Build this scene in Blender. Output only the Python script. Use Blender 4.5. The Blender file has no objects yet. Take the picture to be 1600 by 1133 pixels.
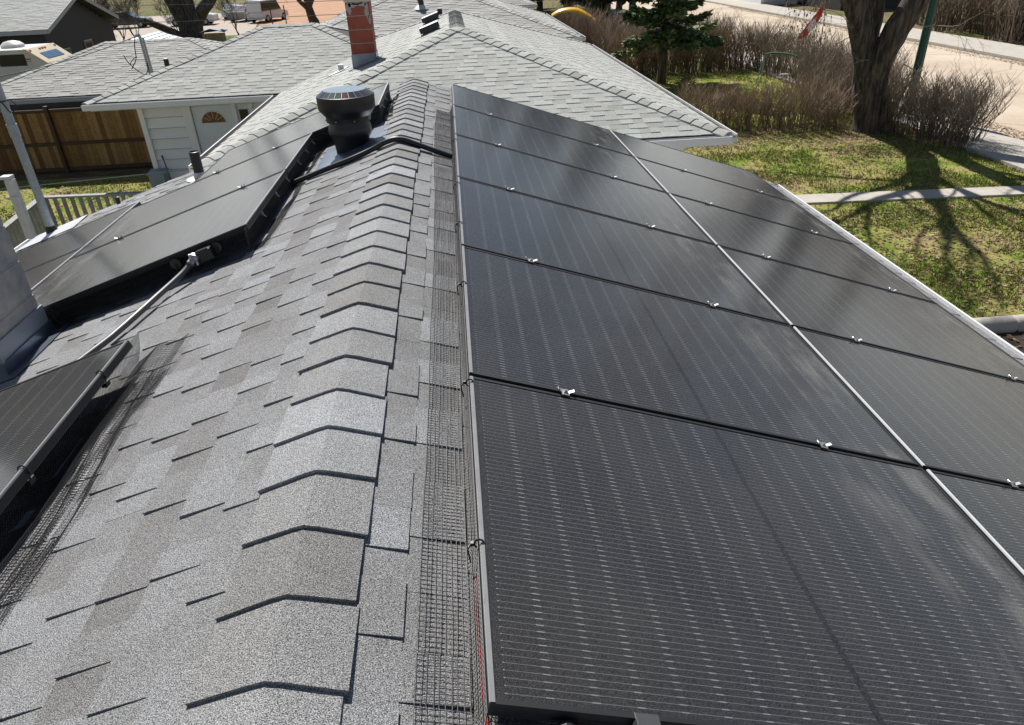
import bpy, math, random
import numpy as np
from mathutils import Vector, Matrix

# ------------------------------------------------------------------ camera, sky, sun, exposure
scene = bpy.context.scene
COL = scene.collection
cam_d = bpy.data.cameras.new("camera")
cam = bpy.data.objects.new("camera", cam_d)
COL.objects.link(cam)
RC = Matrix(((0.99582731, 0.07439103, -0.05285770),
             (-0.08316360, 0.50129401, -0.86127123),
             (-0.03757361, 0.86207325, 0.50538889)))
cam.matrix_world = Matrix.Translation((0.42832, -0.78573, 1.15364)) @ RC.to_4x4()
cam_d.sensor_width = 36.0
cam_d.lens = 24.785
cam_d.clip_start = 0.05
cam_d.clip_end = 1500
scene.camera = cam

SUN_AZ, SUN_EL = -15.0, 47.0
world = bpy.data.worlds.new("World")
scene.world = world
world.use_nodes = True
wn = world.node_tree
sky = wn.nodes.new('ShaderNodeTexSky')
sky.sky_type = 'NISHITA'
sky.sun_disc = False
sky.dust_density = 0.3
sky.ozone_density = 2.0
sky.sun_elevation = math.radians(SUN_EL)
sky.sun_rotation = math.radians(SUN_AZ)
_tc = wn.nodes.new('ShaderNodeTexCoord')
_mp = wn.nodes.new('ShaderNodeMapping')
_mp.inputs['Scale'].default_value = (1.0, 1.0, 2.6)
_mp.inputs['Rotation'].default_value = (0.2, 0.1, 0.7)
_cn = wn.nodes.new('ShaderNodeTexNoise')
_cn.inputs['Scale'].default_value = 2.3
_cn.inputs['Detail'].default_value = 6
_cr = wn.nodes.new('ShaderNodeValToRGB')
_cr.color_ramp.elements[0].position = 0.54
_cr.color_ramp.elements[1].position = 0.72
_bw = wn.nodes.new('ShaderNodeRGBToBW')
_sc = wn.nodes.new('ShaderNodeMath'); _sc.operation = 'MULTIPLY'; _sc.inputs[1].default_value = 2.7
_mx = wn.nodes.new('ShaderNodeMix'); _mx.data_type = 'RGBA'
wn.links.new(_tc.outputs['Generated'], _mp.inputs[0]); wn.links.new(_mp.outputs[0], _cn.inputs['Vector'])
wn.links.new(_cn.outputs[0], _cr.inputs[0]); wn.links.new(sky.outputs[0], _bw.inputs[0]); wn.links.new(_bw.outputs[0], _sc.inputs[0])
_sz = wn.nodes.new('ShaderNodeSeparateXYZ'); wn.links.new(_tc.outputs['Generated'], _sz.inputs[0])
_hz = wn.nodes.new('ShaderNodeMapRange'); _hz.inputs[1].default_value = 0.0; _hz.inputs[2].default_value = 0.22; _hz.inputs[3].default_value = 0.75; _hz.inputs[4].default_value = 0.0
wn.links.new(_sz.outputs[2], _hz.inputs[0])
_mxm = wn.nodes.new('ShaderNodeMath'); _mxm.operation = 'MAXIMUM'
wn.links.new(_cr.outputs[0], _mxm.inputs[0]); wn.links.new(_hz.outputs[0], _mxm.inputs[1])
wn.links.new(_mxm.outputs[0], _mx.inputs[0]); wn.links.new(sky.outputs[0], _mx.inputs[6]); wn.links.new(_sc.outputs[0], _mx.inputs[7])
wn.links.new(_mx.outputs[2], wn.nodes['Background'].inputs[0])
wn.nodes['Background'].inputs[1].default_value = 0.05
sd = bpy.data.lights.new("sun", 'SUN')
sun = bpy.data.objects.new("sun", sd)
COL.objects.link(sun)
sd.energy = 5.0
sd.angle = math.radians(0.5)
sd.color = (1.0, 0.965, 0.92)
_a, _e = math.radians(SUN_AZ), math.radians(SUN_EL)
sdir = Vector((math.sin(_a) * math.cos(_e), math.cos(_a) * math.cos(_e), math.sin(_e)))
sun.rotation_euler = sdir.to_track_quat('Z', 'Y').to_euler()
scene.view_settings.view_transform = 'Standard'
scene.view_settings.look = 'None'
scene.view_settings.gamma = 1.0
scene.view_settings.exposure = 0.42

G = -4.2                      # ground level below the ridge of the near roof
R = random.Random(7)
SL = 1 / 3.0                  # roof slope 4:12
CT = math.cos(math.atan(SL))
ST = math.sin(math.atan(SL))

# ------------------------------------------------------------------ materials
def nodes_of(name):
    m = bpy.data.materials.new(name)
    m.use_nodes = True
    nt = m.node_tree
    return m, nt, nt.nodes['Principled BSDF']

def mk(nt, kind, **kw):
    n = nt.nodes.new(kind)
    for k, v in kw.items():
        setattr(n, k, v)
    return n

def ramp(nt, stops):
    r = nt.nodes.new('ShaderNodeValToRGB')
    e = r.color_ramp.elements
    while len(e) < len(stops):
        e.new(0.5)
    for i, (p, c) in enumerate(stops):
        e[i].position = p
        e[i].color = (c[0], c[1], c[2], 1) if hasattr(c, '__len__') else (c, c, c, 1)
    return r

def noise(nt, scale, detail=3, rough=0.6, coord='Object', vec=None):
    n = nt.nodes.new('ShaderNodeTexNoise')
    n.inputs['Scale'].default_value = scale
    n.inputs['Detail'].default_value = detail
    n.inputs['Roughness'].default_value = rough
    if vec is None:
        t = nt.nodes.new('ShaderNodeTexCoord')
        vec = t.outputs[coord]
    nt.links.new(vec, n.inputs['Vector'])
    return n

def mixc(nt, a, b, fac, blend='MIX'):
    m = nt.nodes.new('ShaderNodeMix')
    m.data_type = 'RGBA'
    m.blend_type = blend
    m.clamp_result = False
    for v, s in ((a, m.inputs[6]), (b, m.inputs[7]), (fac, m.inputs[0])):
        if hasattr(v, 'links'):
            nt.links.new(v, s)
        elif s == m.inputs[0]:
            s.default_value = v
        else:
            s.default_value = (v[0], v[1], v[2], 1)
    return m.outputs[2]

def math_n(nt, op, a, b=None, c=None):
    m = nt.nodes.new('ShaderNodeMath')
    m.operation = op
    for i, v in enumerate((a, b, c)):
        if v is None:
            continue
        if hasattr(v, 'links'):
            nt.links.new(v, m.inputs[i])
        else:
            m.inputs[i].default_value = v
    return m.outputs[0]

def bump(nt, p, height, strength=0.3, dist=0.01):
    b = nt.nodes.new('ShaderNodeBump')
    b.inputs['Strength'].default_value = strength
    b.inputs['Distance'].default_value = dist
    nt.links.new(height, b.inputs['Height'])
    nt.links.new(b.outputs[0], p.inputs['Normal'])

def simple(name, col, rough=0.6, metal=0.0, var=0.25, scale=6.0, bmp=0.0, col2=None, spec=0.5, bscale=None):
    """base colour broken up by noise, optional bump"""
    m, nt, p = nodes_of(name)
    n = noise(nt, scale, 5)
    c2 = col2 or tuple(c * (1 - var) for c in col)
    r = ramp(nt, [(0.3, c2), (0.7, col)])
    nt.links.new(n.outputs[0], r.inputs[0])
    nt.links.new(r.outputs[0], p.inputs['Base Color'])
    p.inputs['Roughness'].default_value = rough
    p.inputs['Metallic'].default_value = metal
    p.inputs['Specular IOR Level'].default_value = spec
    if bmp:
        n2 = noise(nt, bscale or scale * 8, 4)
        bump(nt, p, n2.outputs[0], bmp, 0.02)
    return m

def toned(name, stops, rough=0.9, nscale=5.0, namt=0.35, gscale=0, gamt=0.0, bmp=0.0, bdist=0.003, spec=0.3, stain=None):
    """colour from the per-face 'tone' attribute, noise and fine grains on top"""
    m, nt, p = nodes_of(name)
    at = mk(nt, 'ShaderNodeAttribute', attribute_name='tone')
    r = ramp(nt, stops)
    n = noise(nt, nscale, 4)
    s = math_n(nt, 'MULTIPLY_ADD', n.outputs[0], namt, math_n(nt, 'ADD', at.outputs['Fac'], -namt * 0.5))
    nt.links.new(s, r.inputs[0])
    out = r.outputs[0]
    if gscale:
        g = noise(nt, gscale, 2, 0.7)
        gr = ramp(nt, [(0.34, max(.12, 1 - gamt)), (0.5, 1.0), (0.65, 1 + gamt * 1.1)])
        nt.links.new(g.outputs[0], gr.inputs[0])
        out = mixc(nt, out, gr.outputs[0], 1.0, 'MULTIPLY')
        if bmp:
            bump(nt, p, g.outputs[0], bmp, bdist)
    if stain:
        sn = noise(nt, stain[0], 4)
        sr = ramp(nt, [(0.40, stain[1]), (0.62, 1.0)])
        nt.links.new(sn.outputs[0], sr.inputs[0])
        out = mixc(nt, out, sr.outputs[0], 1.0, 'MULTIPLY')
    nt.links.new(out, p.inputs['Base Color'])
    p.inputs['Roughness'].default_value = rough
    p.inputs['Specular IOR Level'].default_value = spec
    return m

M = {}
M['shingle'] = toned('grey_shingle', [(0.0, (.180, .174, .168)), (0.35, (.240, .238, .236)), (0.65, (.300, .303, .308)), (1.0, (.375, .390, .412))],
                     0.92, 5.0, 0.55, 400, 1.0, 1.0, 0.005)
M['cap'] = toned('grey_ridge_shingle', [(0.0, (.225, .220, .213)), (0.5, (.295, .294, .293)), (1.0, (.385, .396, .412))],
                 0.92, 5.0, 0.5, 400, 1.0, 1.0, 0.005)
M['shingle_light'] = toned('pale_shingle', [(0.0, (.27, .272, .250)), (0.4, (.36, .365, .340)), (1.0, (.46, .465, .435))],
                           0.9, 0.6, 0.45, 90, 0.3, 0.3, 0.004)
M['shingle_far'] = toned('greyer_shingle', [(0.0, (.25, .245, .225)), (0.4, (.36, .355, .33)), (1.0, (.46, .455, .43))],
                         0.9, 0.8, 0.5, 60, 0.3)
M['deck'] = simple('roof_underlay', (.05, .048, .045), 0.95)
M['white_trim'] = simple('white_painted_metal', (.78, .78, .78), 0.4, 0, 0.08, 3)
M['grey_trim'] = simple('grey_painted_metal', (.34, .36, .40), 0.4, 0, 0.1, 3)
M['siding'] = toned('white_siding', [(0, (.42, .42, .42)), (.3, (.74, .74, .73)), (1, (.84, .85, .86))], 0.5, 1.5, 0.15)  # darkest stop is the lap shadow line put into the colour
M['white_door'] = simple('white_door_paint', (.66, .69, .74), 0.35, 0, 0.05, 2)
M['glass_dark'] = simple('dark_window_glass', (.02, .022, .025), 0.06, 0, 0.3, 2)
M['amber_glass'] = simple('brown_reflecting_glass', (.22, .10, .035), 0.12, 0, 0.5, 9)
M['black_plastic'] = simple('black_plastic', (.014, .014, .016), 0.42, 0, 0.2, 8)
M['black_rubber'] = simple('black_rubber', (.02, .02, .022), 0.6, 0, 0.2, 20)
M['black_metal'] = simple('black_painted_metal', (.010, .010, .012), 0.5, 0, 0.2, 8)
M['frame'] = simple('black_anodised_aluminium', (.018, .018, .020), 0.5, 0.0, 0.15, 6)
M['edge'] = simple('sunlit_frame_edge', (.32, .32, .32), 0.45, 0.4, 0.2, 9)  # sunlit look of the black frame lip, put into the colour
M['edge_sunlit'] = simple('sunlit_lower_row_edge', (.72, .72, .72), 0.5, 0.1, 0.15, 9)  # brighter painted copy of the sunlit lip, for the lower row
M['alu'] = simple('bright_aluminium', (.45, .45, .46), 0.45, 0.75, 0.15, 30)
M['galv'] = simple('galvanised_steel', (.36, .40, .43), 0.45, 0.6, 0.3, 22)
M['emt'] = simple('grey_conduit_steel', (.14, .14, .14), 0.45, 0.6, 0.2, 12)
M['wire'] = simple('black_coated_wire', (.022, .022, .024), 0.42, 0.2, 0.2, 30)
M['flash'] = simple('bluish_flashing_metal', (.20, .235, .29), 0.35, 0.55, 0.25, 7)
M['white_flash'] = simple('pale_flashing_and_glare', (.62, .64, .66), 0.5, 0.2, 0.25, 9)
M['red_wire'] = simple('red_insulation', (.45, .02, .02), 0.4)
M['blue_paint'] = simple('blue_paint', (.02, .06, .30), 0.4)
M['grey_box'] = simple('grey_utility_paint', (.25, .30, .34), 0.45, 0.1, 0.15, 5)
M['concrete_block'] = simple('weathered_painted_block', (.60, .55, .47), 0.9, 0, 0.4, 5.0, 0.4, (.29, .285, .29), 0.3, 25)
M['brick_red'] = simple('red_block', (.30, .085, .055), 0.85, 0, 0.25, 6, 0.25, None, 0.3, 40)
M['mortar'] = simple('grey_mortar', (.36, .34, .32), 0.9, 0, 0.2, 10)
M['fence_wood'] = toned('brown_stained_boards', [(0, (.12, .058, .020)), (.5, (.23, .125, .045)), (1, (.33, .20, .085))], 0.75, 6, 0.55, 40, 0.25)
M['fence_dark'] = simple('dark_brown_stain', (.075, .036, .018), 0.7, 0, 0.4, 8)
M['post_white'] = simple('weathered_white_paint', (.60, .60, .62), 0.7, 0, 0.25, 9, 0.2)
M['rail_grey'] = simple('weathered_grey_wood', (.38, .37, .36), 0.85, 0, 0.35, 9, 0.2)
M['dark_siding'] = simple('charcoal_siding', (.030, .029, .031), 0.65, 0, 0.2, 3)
M['grey_wall'] = simple('grey_stucco', (.16, .165, .17), 0.9, 0, 0.2, 4, 0.2)
M['wall_tan'] = simple('tan_concrete', (.42, .35, .28), 0.9, 0, 0.2, 0.8, 0.1)
M['orange_brick'] = simple('orange_brick', (.46, .235, .115), 0.9, 0, 0.35, .5, 0.1)
M['rv_white'] = simple('aged_white_gelcoat', (.68, .66, .62), 0.35, 0, 0.1, 2)
M['rv_cream'] = simple('cream_gelcoat', (.68, .58, .40), 0.35, 0, 0.12, 2)
M['rv_stripe'] = simple('brown_stripe', (.35, .10, .045), 0.4)
M['marker'] = simple('orange_lens', (.70, .16, .04), 0.3)
M['sky_glass'] = simple('blue_tinted_glass', (.10, .18, .30), 0.08, 0, 0.3, 4)
M['car_white'] = simple('white_car_paint', (.68, .70, .72), 0.25, 0, 0.05, 2)
M['car_red'] = simple('grey_car_paint', (.30, .28, .28), 0.25, 0, 0.05, 2)
M['car_dark'] = simple('dark_car_paint', (.05, .055, .065), 0.25, 0, 0.05, 2)
M['tyre'] = simple('tyre_rubber', (.015, .015, .015), 0.8)
M['tarp_blue'] = simple('blue_tarp', (.05, .13, .30), 0.5, 0, 0.3, 3)
M['pale_wood'] = simple('pale_lumber', (.40, .32, .16), 0.8, 0, 0.3, 4)
M['green_metal'] = simple('dark_green_pole_paint', (.008, .075, .045), 0.45, 0, 0.25, 5)
M['yellow_plastic'] = simple('yellow_plastic', (.85, .48, .01), 0.35, 0, 0.12, 3)
M['flag_red'] = simple('red_flag_cloth', (.72, .035, .025), 0.8, 0, 0.15, 5)
M['flag_white'] = simple('white_flag_cloth', (.75, .72, .70), 0.8, 0, 0.1, 5)
def bark_mat():
    m, nt, p = nodes_of('dark_furrowed_bark')
    t = nt.nodes.new('ShaderNodeTexCoord')
    mp = nt.nodes.new('ShaderNodeMapping')
    mp.inputs['Scale'].default_value = (11, 11, 1.5)
    nt.links.new(t.outputs['Object'], mp.inputs[0])
    n1 = noise(nt, 1.0, 6, 0.65, vec=mp.outputs[0])
    r1 = ramp(nt, [(0.36, (.026, .020, .016)), (0.5, (.085, .067, .053)), (0.66, (.20, .16, .13))])
    nt.links.new(n1.outputs[0], r1.inputs[0])
    nt.links.new(r1.outputs[0], p.inputs['Base Color'])
    p.inputs['Roughness'].default_value = 0.95
    bump(nt, p, n1.outputs[0], 1.0, 0.12)
    return m
M['bark'] = bark_mat()
M['bark_far'] = simple('grey_brown_bark', (.10, .078, .062), 0.95, 0, 0.4, 3.0, 0.3)
M['twig'] = toned('dry_brown_twigs', [(0, (.10, .066, .044)), (.5, (.27, .195, .135)), (1, (.50, .39, .285))], 0.9, 3, 0.3)
M['twig_grey'] = toned('grey_brown_twigs', [(0, (.09, .068, .050)), (.5, (.21, .165, .122)), (1, (.40, .33, .26))], 0.9, 3, 0.3)
M['needles'] = toned('spruce_needles', [(0, (.028, .052, .022)), (.5, (.10, .155, .062)), (1, (.26, .30, .12))], 0.75, 1.5, 0.35)
M['far_foliage'] = toned('dense_spruce_needles', [(0, (.008, .018, .010)), (.5, (.022, .045, .020)), (1, (.075, .105, .035))], 0.8, 1.0, 0.4)
M['stone'] = simple('pale_concrete', (.50, .46, .40), 0.9, 0, 0.22, 2.5, 0.15)
M['soil'] = simple('dark_soil', (.060, .045, .034), 1.0, 0, 0.5, 9, 0.6)
M['roof_metal'] = simple('pale_blue_metal_roof', (.45, .52, .58), 0.4, 0.3, 0.15, 2)
M['beige_wall'] = simple('beige_stucco', (.52, .46, .38), 0.9, 0, 0.12, 2)

def ground_mat():
    m, nt, p = nodes_of('dry_spring_ground')
    n1 = noise(nt, 0.35, 5)
    r1 = ramp(nt, [(0.38, (.135, .098, .062)), (0.5, (.20, .165, .085)), (0.6, (.10, .135, .030))])
    nt.links.new(n1.outputs[0], r1.inputs[0])
    n2 = noise(nt, 9, 5, 0.7)
    r2 = ramp(nt, [(0.3, 0.55), (0.7, 1.35)])
    nt.links.new(n2.outputs[0], r2.inputs[0])
    c = mixc(nt, r1.outputs[0], r2.outputs[0], 1.0, 'MULTIPLY')
    nt.links.new(c, p.inputs['Base Color'])
    p.inputs['Roughness'].default_value = 1.0
    p.inputs['Specular IOR Level'].default_value = 0.1
    bump(nt, p, n2.outputs[0], 0.5, 0.05)
    return m
M['ground'] = ground_mat()

def lawn_mat():
    m, nt, p = nodes_of('patchy_spring_lawn')
    n1 = noise(nt, 0.9, 5, 0.65)
    r1 = ramp(nt, [(0.34, (.33, .245, .14)), (0.46, (.34, .315, .10)), (0.60, (.165, .245, .032))])
    nt.links.new(n1.outputs[0], r1.inputs[0])
    n2 = noise(nt, 22, 4, 0.75)
    r2 = ramp(nt, [(0.3, 0.4), (0.7, 1.4)])
    nt.links.new(n2.outputs[0], r2.inputs[0])
    c = mixc(nt, r1.outputs[0], r2.outputs[0], 1.0, 'MULTIPLY')
    nt.links.new(c, p.inputs['Base Color'])
    p.inputs['Roughness'].default_value = 1.0
    p.inputs['Specular IOR Level'].default_value = 0.1
    bump(nt, p, n2.outputs[0], 0.6, 0.05)
    return m
M['lawn'] = lawn_mat()

def road_mat():
    m, nt, p = nodes_of('sandy_worn_road')
    n1 = noise(nt, 0.25, 6, 0.6)
    r1 = ramp(nt, [(0.35, (.46, .37, .275)), (0.65, (.60, .495, .38))])
    nt.links.new(n1.outputs[0], r1.inputs[0])
    n2 = noise(nt, 14, 4, 0.7)
    r2 = ramp(nt, [(0.3, 0.86), (0.7, 1.1)])
    nt.links.new(n2.outputs[0], r2.inputs[0])
    c = mixc(nt, r1.outputs[0], r2.outputs[0], 1.0, 'MULTIPLY')
    # cracks
    v = mk(nt, 'ShaderNodeTexVoronoi', feature='DISTANCE_TO_EDGE')
    v.inputs['Scale'].default_value = 0.22
    t = nt.nodes.new('ShaderNodeTexCoord')
    nw = noise(nt, 0.8, 4, 0.6, vec=t.outputs['Object'])
    vv = mixc(nt, t.outputs['Object'], nw.outputs[1], 0.12)
    nt.links.new(vv, v.inputs['Vector'])
    r3 = ramp(nt, [(0.0, 0.55), (0.012, 1.0)])
    nt.links.new(v.outputs['Distance'], r3.inputs[0])
    c = mixc(nt, c, r3.outputs[0], 1.0, 'MULTIPLY')
    nt.links.new(c, p.inputs['Base Color'])
    p.inputs['Roughness'].default_value = 0.95
    return m
M['road'] = road_mat()

def panel_mat():
    """black solar glass: thin silver wires down the slope, solder dashes at the gaps of the half cells, dust"""
    m, nt, p = nodes_of('solar_glass')
    t = nt.nodes.new('ShaderNodeTexCoord')
    sx = nt.nodes.new('ShaderNodeSeparateXYZ')
    nt.links.new(t.outputs['Object'], sx.inputs[0])
    u, v = sx.outputs[0], sx.outputs[1]
    def tri(x, period, off=0.0):      # distance to the nearest line of a period
        a = math_n(nt, 'MULTIPLY_ADD', x, 1.0 / period, off)
        f = math_n(nt, 'FRACT', a)
        d = math_n(nt, 'ABSOLUTE', math_n(nt, 'SUBTRACT', f, 0.5))
        return math_n(nt, 'MULTIPLY', d, period)
    W = 0.0165
    dv = tri(v, W)
    wire = math_n(nt, 'LESS_THAN', dv, 0.0006)
    dash_w = math_n(nt, 'LESS_THAN', dv, 0.0013)
    # half cells 0.0917 long, in two banks either side of the middle gap
    du = tri(math_n(nt, 'ADD', u, -0.861), 0.0930, 0.5)
    dash = math_n(nt, 'MULTIPLY', math_n(nt, 'LESS_THAN', du, 0.0085), dash_w)
    inside = math_n(nt, 'MULTIPLY',
                    math_n(nt, 'LESS_THAN', math_n(nt, 'ABSOLUTE', math_n(nt, 'ADD', u, -0.861)), 0.832),
                    math_n(nt, 'LESS_THAN', math_n(nt, 'ABSOLUTE', math_n(nt, 'ADD', v, -0.567)), 0.548))
    mid = math_n(nt, 'LESS_THAN', math_n(nt, 'ABSOLUTE', math_n(nt, 'ADD', u, -0.861)), 0.0090)
    notmid = math_n(nt, 'SUBTRACT', 1.0, mid)
    inside = math_n(nt, 'MULTIPLY', inside, notmid)
    oi = nt.nodes.new('ShaderNodeObjectInfo')
    vec = nt.nodes.new('ShaderNodeVectorMath'); vec.operation = 'ADD'
    nt.links.new(t.outputs['Object'], vec.inputs[0])
    cmb = nt.nodes.new('ShaderNodeCombineXYZ')
    nt.links.new(math_n(nt, 'MULTIPLY', oi.outputs['Random'], 40.0), cmb.inputs[0])
    nt.links.new(math_n(nt, 'MULTIPLY', oi.outputs['Random'], 23.0), cmb.inputs[1])
    nt.links.new(cmb.outputs[0], vec.inputs[1])
    ov = vec.outputs[0]
    nc = noise(nt, 3.0, 4, 0.6, vec=ov)
    rc = ramp(nt, [(0.35, (.0125, .0128, .0155)), (0.65, (.0165, .0160, .0160))])
    nt.links.new(nc.outputs[0], rc.inputs[0])
    c = mixc(nt, rc.outputs[0], (.006, .006, .007), mid)
    film0 = noise(nt, 5.0, 4, 0.6, vec=ov)
    wn_ = math_n(nt, 'MULTIPLY', math_n(nt, 'MULTIPLY', wire, inside), 0.5)
    c = mixc(nt, c, (.22, .225, .23), wn_)
    dn = math_n(nt, 'MULTIPLY', math_n(nt, 'MULTIPLY', dash, inside), math_n(nt, 'MULTIPLY_ADD', film0.outputs[0], 0.95, -0.02))
    c = mixc(nt, c, (.34, .34, .34), dn)
    # dust: fine specks, a thin film, and washed-down smears near the low edge
    sp = noise(nt, 480, 2, 0.7, vec=ov)
    spr = ramp(nt, [(0.50, 0.0), (0.66, 1.0)])
    nt.links.new(sp.outputs[0], spr.inputs[0])
    film = noise(nt, 2.2, 6, 0.62, vec=ov)
    fr = ramp(nt, [(0.30, 0.004), (0.85, 0.040)])
    nt.links.new(film.outputs[0], fr.inputs[0])
    mp = nt.nodes.new('ShaderNodeMapping')
    mp.inputs['Scale'].default_value = (7.0, 2.2, 1)
    nt.links.new(ov, mp.inputs[0])
    sm = noise(nt, 1.0, 6, 0.6, vec=mp.outputs[0])
    smr = ramp(nt, [(0.48, 0.0), (0.70, 1.0)])
    nt.links.new(sm.outputs[0], smr.inputs[0])
    low = nt.nodes.new('ShaderNodeMapRange')
    low.inputs[1].default_value = 1.15
    low.inputs[2].default_value = 1.66
    nt.links.new(u, low.inputs[0])
    smear = math_n(nt, 'MULTIPLY', math_n(nt, 'MULTIPLY', smr.outputs[0], low.outputs[0]), 0.36)
    dust = math_n(nt, 'ADD', math_n(nt, 'ADD', math_n(nt, 'MULTIPLY', spr.outputs[0], 0.22), fr.outputs[0]), smear)
    c = mixc(nt, c, (.36, .345, .32), dust)
    nt.links.new(c, p.inputs['Base Color'])
    rr = nt.nodes.new('ShaderNodeMapRange')
    rr.inputs[3].default_value = 0.17
    rr.inputs[4].default_value = 0.5
    nt.links.new(dust, rr.inputs[0])
    nt.links.new(rr.outputs[0], p.inputs['Roughness'])
    p.inputs['IOR'].default_value = 1.48
    bump(nt, p, sp.outputs[0], 0.05, 0.001)
    return m
M['panel'] = panel_mat()

def cell_ring_mat():
    m, nt, p = nodes_of('painted_glint_cells')
    at = mk(nt, 'ShaderNodeAttribute', attribute_name='tone')
    r = ramp(nt, [(0.0, (.05, .055, .065)), (0.3, (.06, .07, .08)), (0.45, (.17, .07, .065)), (0.65, (.06, .16, .12)), (1.0, (.11, .14, .15))])  # red and green stops are painted reflections
    nt.links.new(at.outputs['Fac'], r.inputs[0])
    nt.links.new(r.outputs[0], p.inputs['Base Color'])
    p.inputs['Roughness'].default_value = 0.18
    return m
M['cells'] = cell_ring_mat()
M['mirror_disc'] = simple('glossy_solar_disc', (.30, .36, .42), 0.12, 0.5, 0.2, 5)

# ------------------------------------------------------------------ mesh helpers
class MB:
    def __init__(s):
        s.v = []; s.f = []; s.t = []
        s.smooth = False
    def face(s, pts, tone=0.5):
        b = len(s.v)
        s.v += [tuple(p) for p in pts]
        s.f.append(tuple(range(b, b + len(pts))))
        s.t.append(tone)
    def add(s, verts, faces, tone=0.5):
        b = len(s.v)
        s.v += [tuple(p) for p in verts]
        s.f += [tuple(b + i for i in q) for q in faces]
        s.t += [tone] * len(faces)
    def box(s, c, size, rot=None, tone=0.5, bev=0.0):
        hx, hy, hz = size[0] / 2, size[1] / 2, size[2] / 2
        b = min(bev, hx * .45, hy * .45, hz * .45)
        if b <= 0:
            vs = [Vector((x * hx, y * hy, z * hz)) for x in (-1, 1) for y in (-1, 1) for z in (-1, 1)]
            fs = [(0, 1, 3, 2), (4, 6, 7, 5), (0, 4, 5, 1), (2, 3, 7, 6), (0, 2, 6, 4), (1, 5, 7, 3)]
        else:                         # chamfered vertical outline, chamfered top and bottom
            vs = []
            for z, k in ((-hz, b), (-hz + b, 0), (hz - b, 0), (hz, b)):
                ax, ay = hx - k, hy - k
                vs += [Vector(q) for q in ((-ax + b, -ay, z), (ax - b, -ay, z), (ax, -ay + b, z), (ax, ay - b, z),
                                           (ax - b, ay, z), (-ax + b, ay, z), (-ax, ay - b, z), (-ax, -ay + b, z))]
            fs = [tuple(range(7, -1, -1)), tuple(range(24, 32))]
            for l in range(3):
                for i in range(8):
                    j = (i + 1) % 8
                    fs.append((l * 8 + i, l * 8 + j, l * 8 + 8 + j, l * 8 + 8 + i))
        c = Vector(c)
        if rot is not None:
            vs = [rot @ q for q in vs]
        s.add([q + c for q in vs], fs, tone)
    def bar(s, a, b, w, h, tone=0.5, up=Vector((0, 0, 1))):
        """box of section w x h from a to b"""
        a, b = Vector(a), Vector(b)
        d = b - a
        L = d.length
        x = d / L
        y = up.cross(x)
        if y.length < 1e-4:
            y = Vector((0, 1, 0)).cross(x)
        y.normalize()
        z = x.cross(y)
        s.box((a + b) / 2, (L, w, h), Matrix((x, y, z)).transposed(), tone)
    def tube(s, pts, rad, n=8, tone=0.5, cap=True, twist=0.0):
        pts = [Vector(p) for p in pts]
        if not hasattr(rad, '__len__'):
            rad = [rad] * len(pts)
        b = len(s.v)
        ref = None
        for i, p in enumerate(pts):
            d = (pts[min(i + 1, len(pts) - 1)] - pts[max(i - 1, 0)])
            if d.length < 1e-9:
                d = Vector((0, 0, 1))
            d.normalize()
            if ref is None:
                ref = d.orthogonal().normalized()
            ref = ref - d * ref.dot(d)
            if ref.length < 1e-6:
                ref = d.orthogonal()
            ref.normalize()
            bi = d.cross(ref)
            for k in range(n):
                a = 2 * math.pi * k / n
                s.v.append(tuple(p + (ref * math.cos(a) + bi * math.sin(a)) * rad[i]))
        for i in range(len(pts) - 1):
            for k in range(n):
                k2 = (k + 1) % n
                s.f.append((b + i * n + k, b + i * n + k2, b + (i + 1) * n + k2, b + (i + 1) * n + k))
                s.t.append(tone)
        if cap:
            s.f.append(tuple(b + k for k in range(n - 1, -1, -1))); s.t.append(tone)
            e = b + (len(pts) - 1) * n
            s.f.append(tuple(e + k for k in range(n))); s.t.append(tone)
    def lathe(s, prof, c=(0, 0, 0), n=32, tone=0.5, tone_fn=None, cap_top=True, cap_bot=False):
        b = len(s.v)
        for r, z in prof:
            for k in range(n):
                a = 2 * math.pi * k / n
                s.v.append((c[0] + r * math.cos(a), c[1] + r * math.sin(a), c[2] + z))
        for i in range(len(prof) - 1):
            for k in range(n):
                k2 = (k + 1) % n
                s.f.append((b + i * n + k, b + i * n + k2, b + (i + 1) * n + k2, b + (i + 1) * n + k))
                s.t.append(tone_fn(k) if tone_fn else tone)
        if cap_top:
            e = b + (len(prof) - 1) * n
            s.f.append(tuple(e + k for k in range(n))); s.t.append(tone)
        if cap_bot:
            s.f.append(tuple(b + k for k in range(n - 1, -1, -1))); s.t.append(tone)
    def prism(s, poly, d, tone=0.5):
        """polygon (3D points) extruded along vector d"""
        d = Vector(d)
        p = [Vector(q) for q in poly]
        n = len(p)
        q = [a + d for a in p]
        s.add(p + q, [tuple(range(n - 1, -1, -1)), tuple(range(n, 2 * n))] +
              [(i, (i + 1) % n, n + (i + 1) % n, n + i) for i in range(n)], tone)
    def build(s, name, mat, parent=None, origin=(0, 0, 0), smooth=None):
        me = bpy.data.meshes.new(name)
        o = Vector(origin)
        vs = np.array(s.v, dtype=np.float64).reshape(-1, 3) - np.array(o)
        me.from_pydata(vs.tolist(), [], s.f)
        a = me.attributes.new('tone', 'FLOAT', 'FACE')
        a.data.foreach_set('value', s.t)
        me.materials.append(M[mat])
        if s.smooth if smooth is None else smooth:
            me.polygons.foreach_set('use_smooth', [True] * len(me.polygons))
            try:
                me.set_sharp_from_angle(angle=math.radians(40))
            except Exception:
                pass
        me.update()
        ob = bpy.data.objects.new(name, me)
        COL.objects.link(ob)
        if parent is not None:
            ob.parent = parent
        else:
            ob.location = o
        return ob

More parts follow.
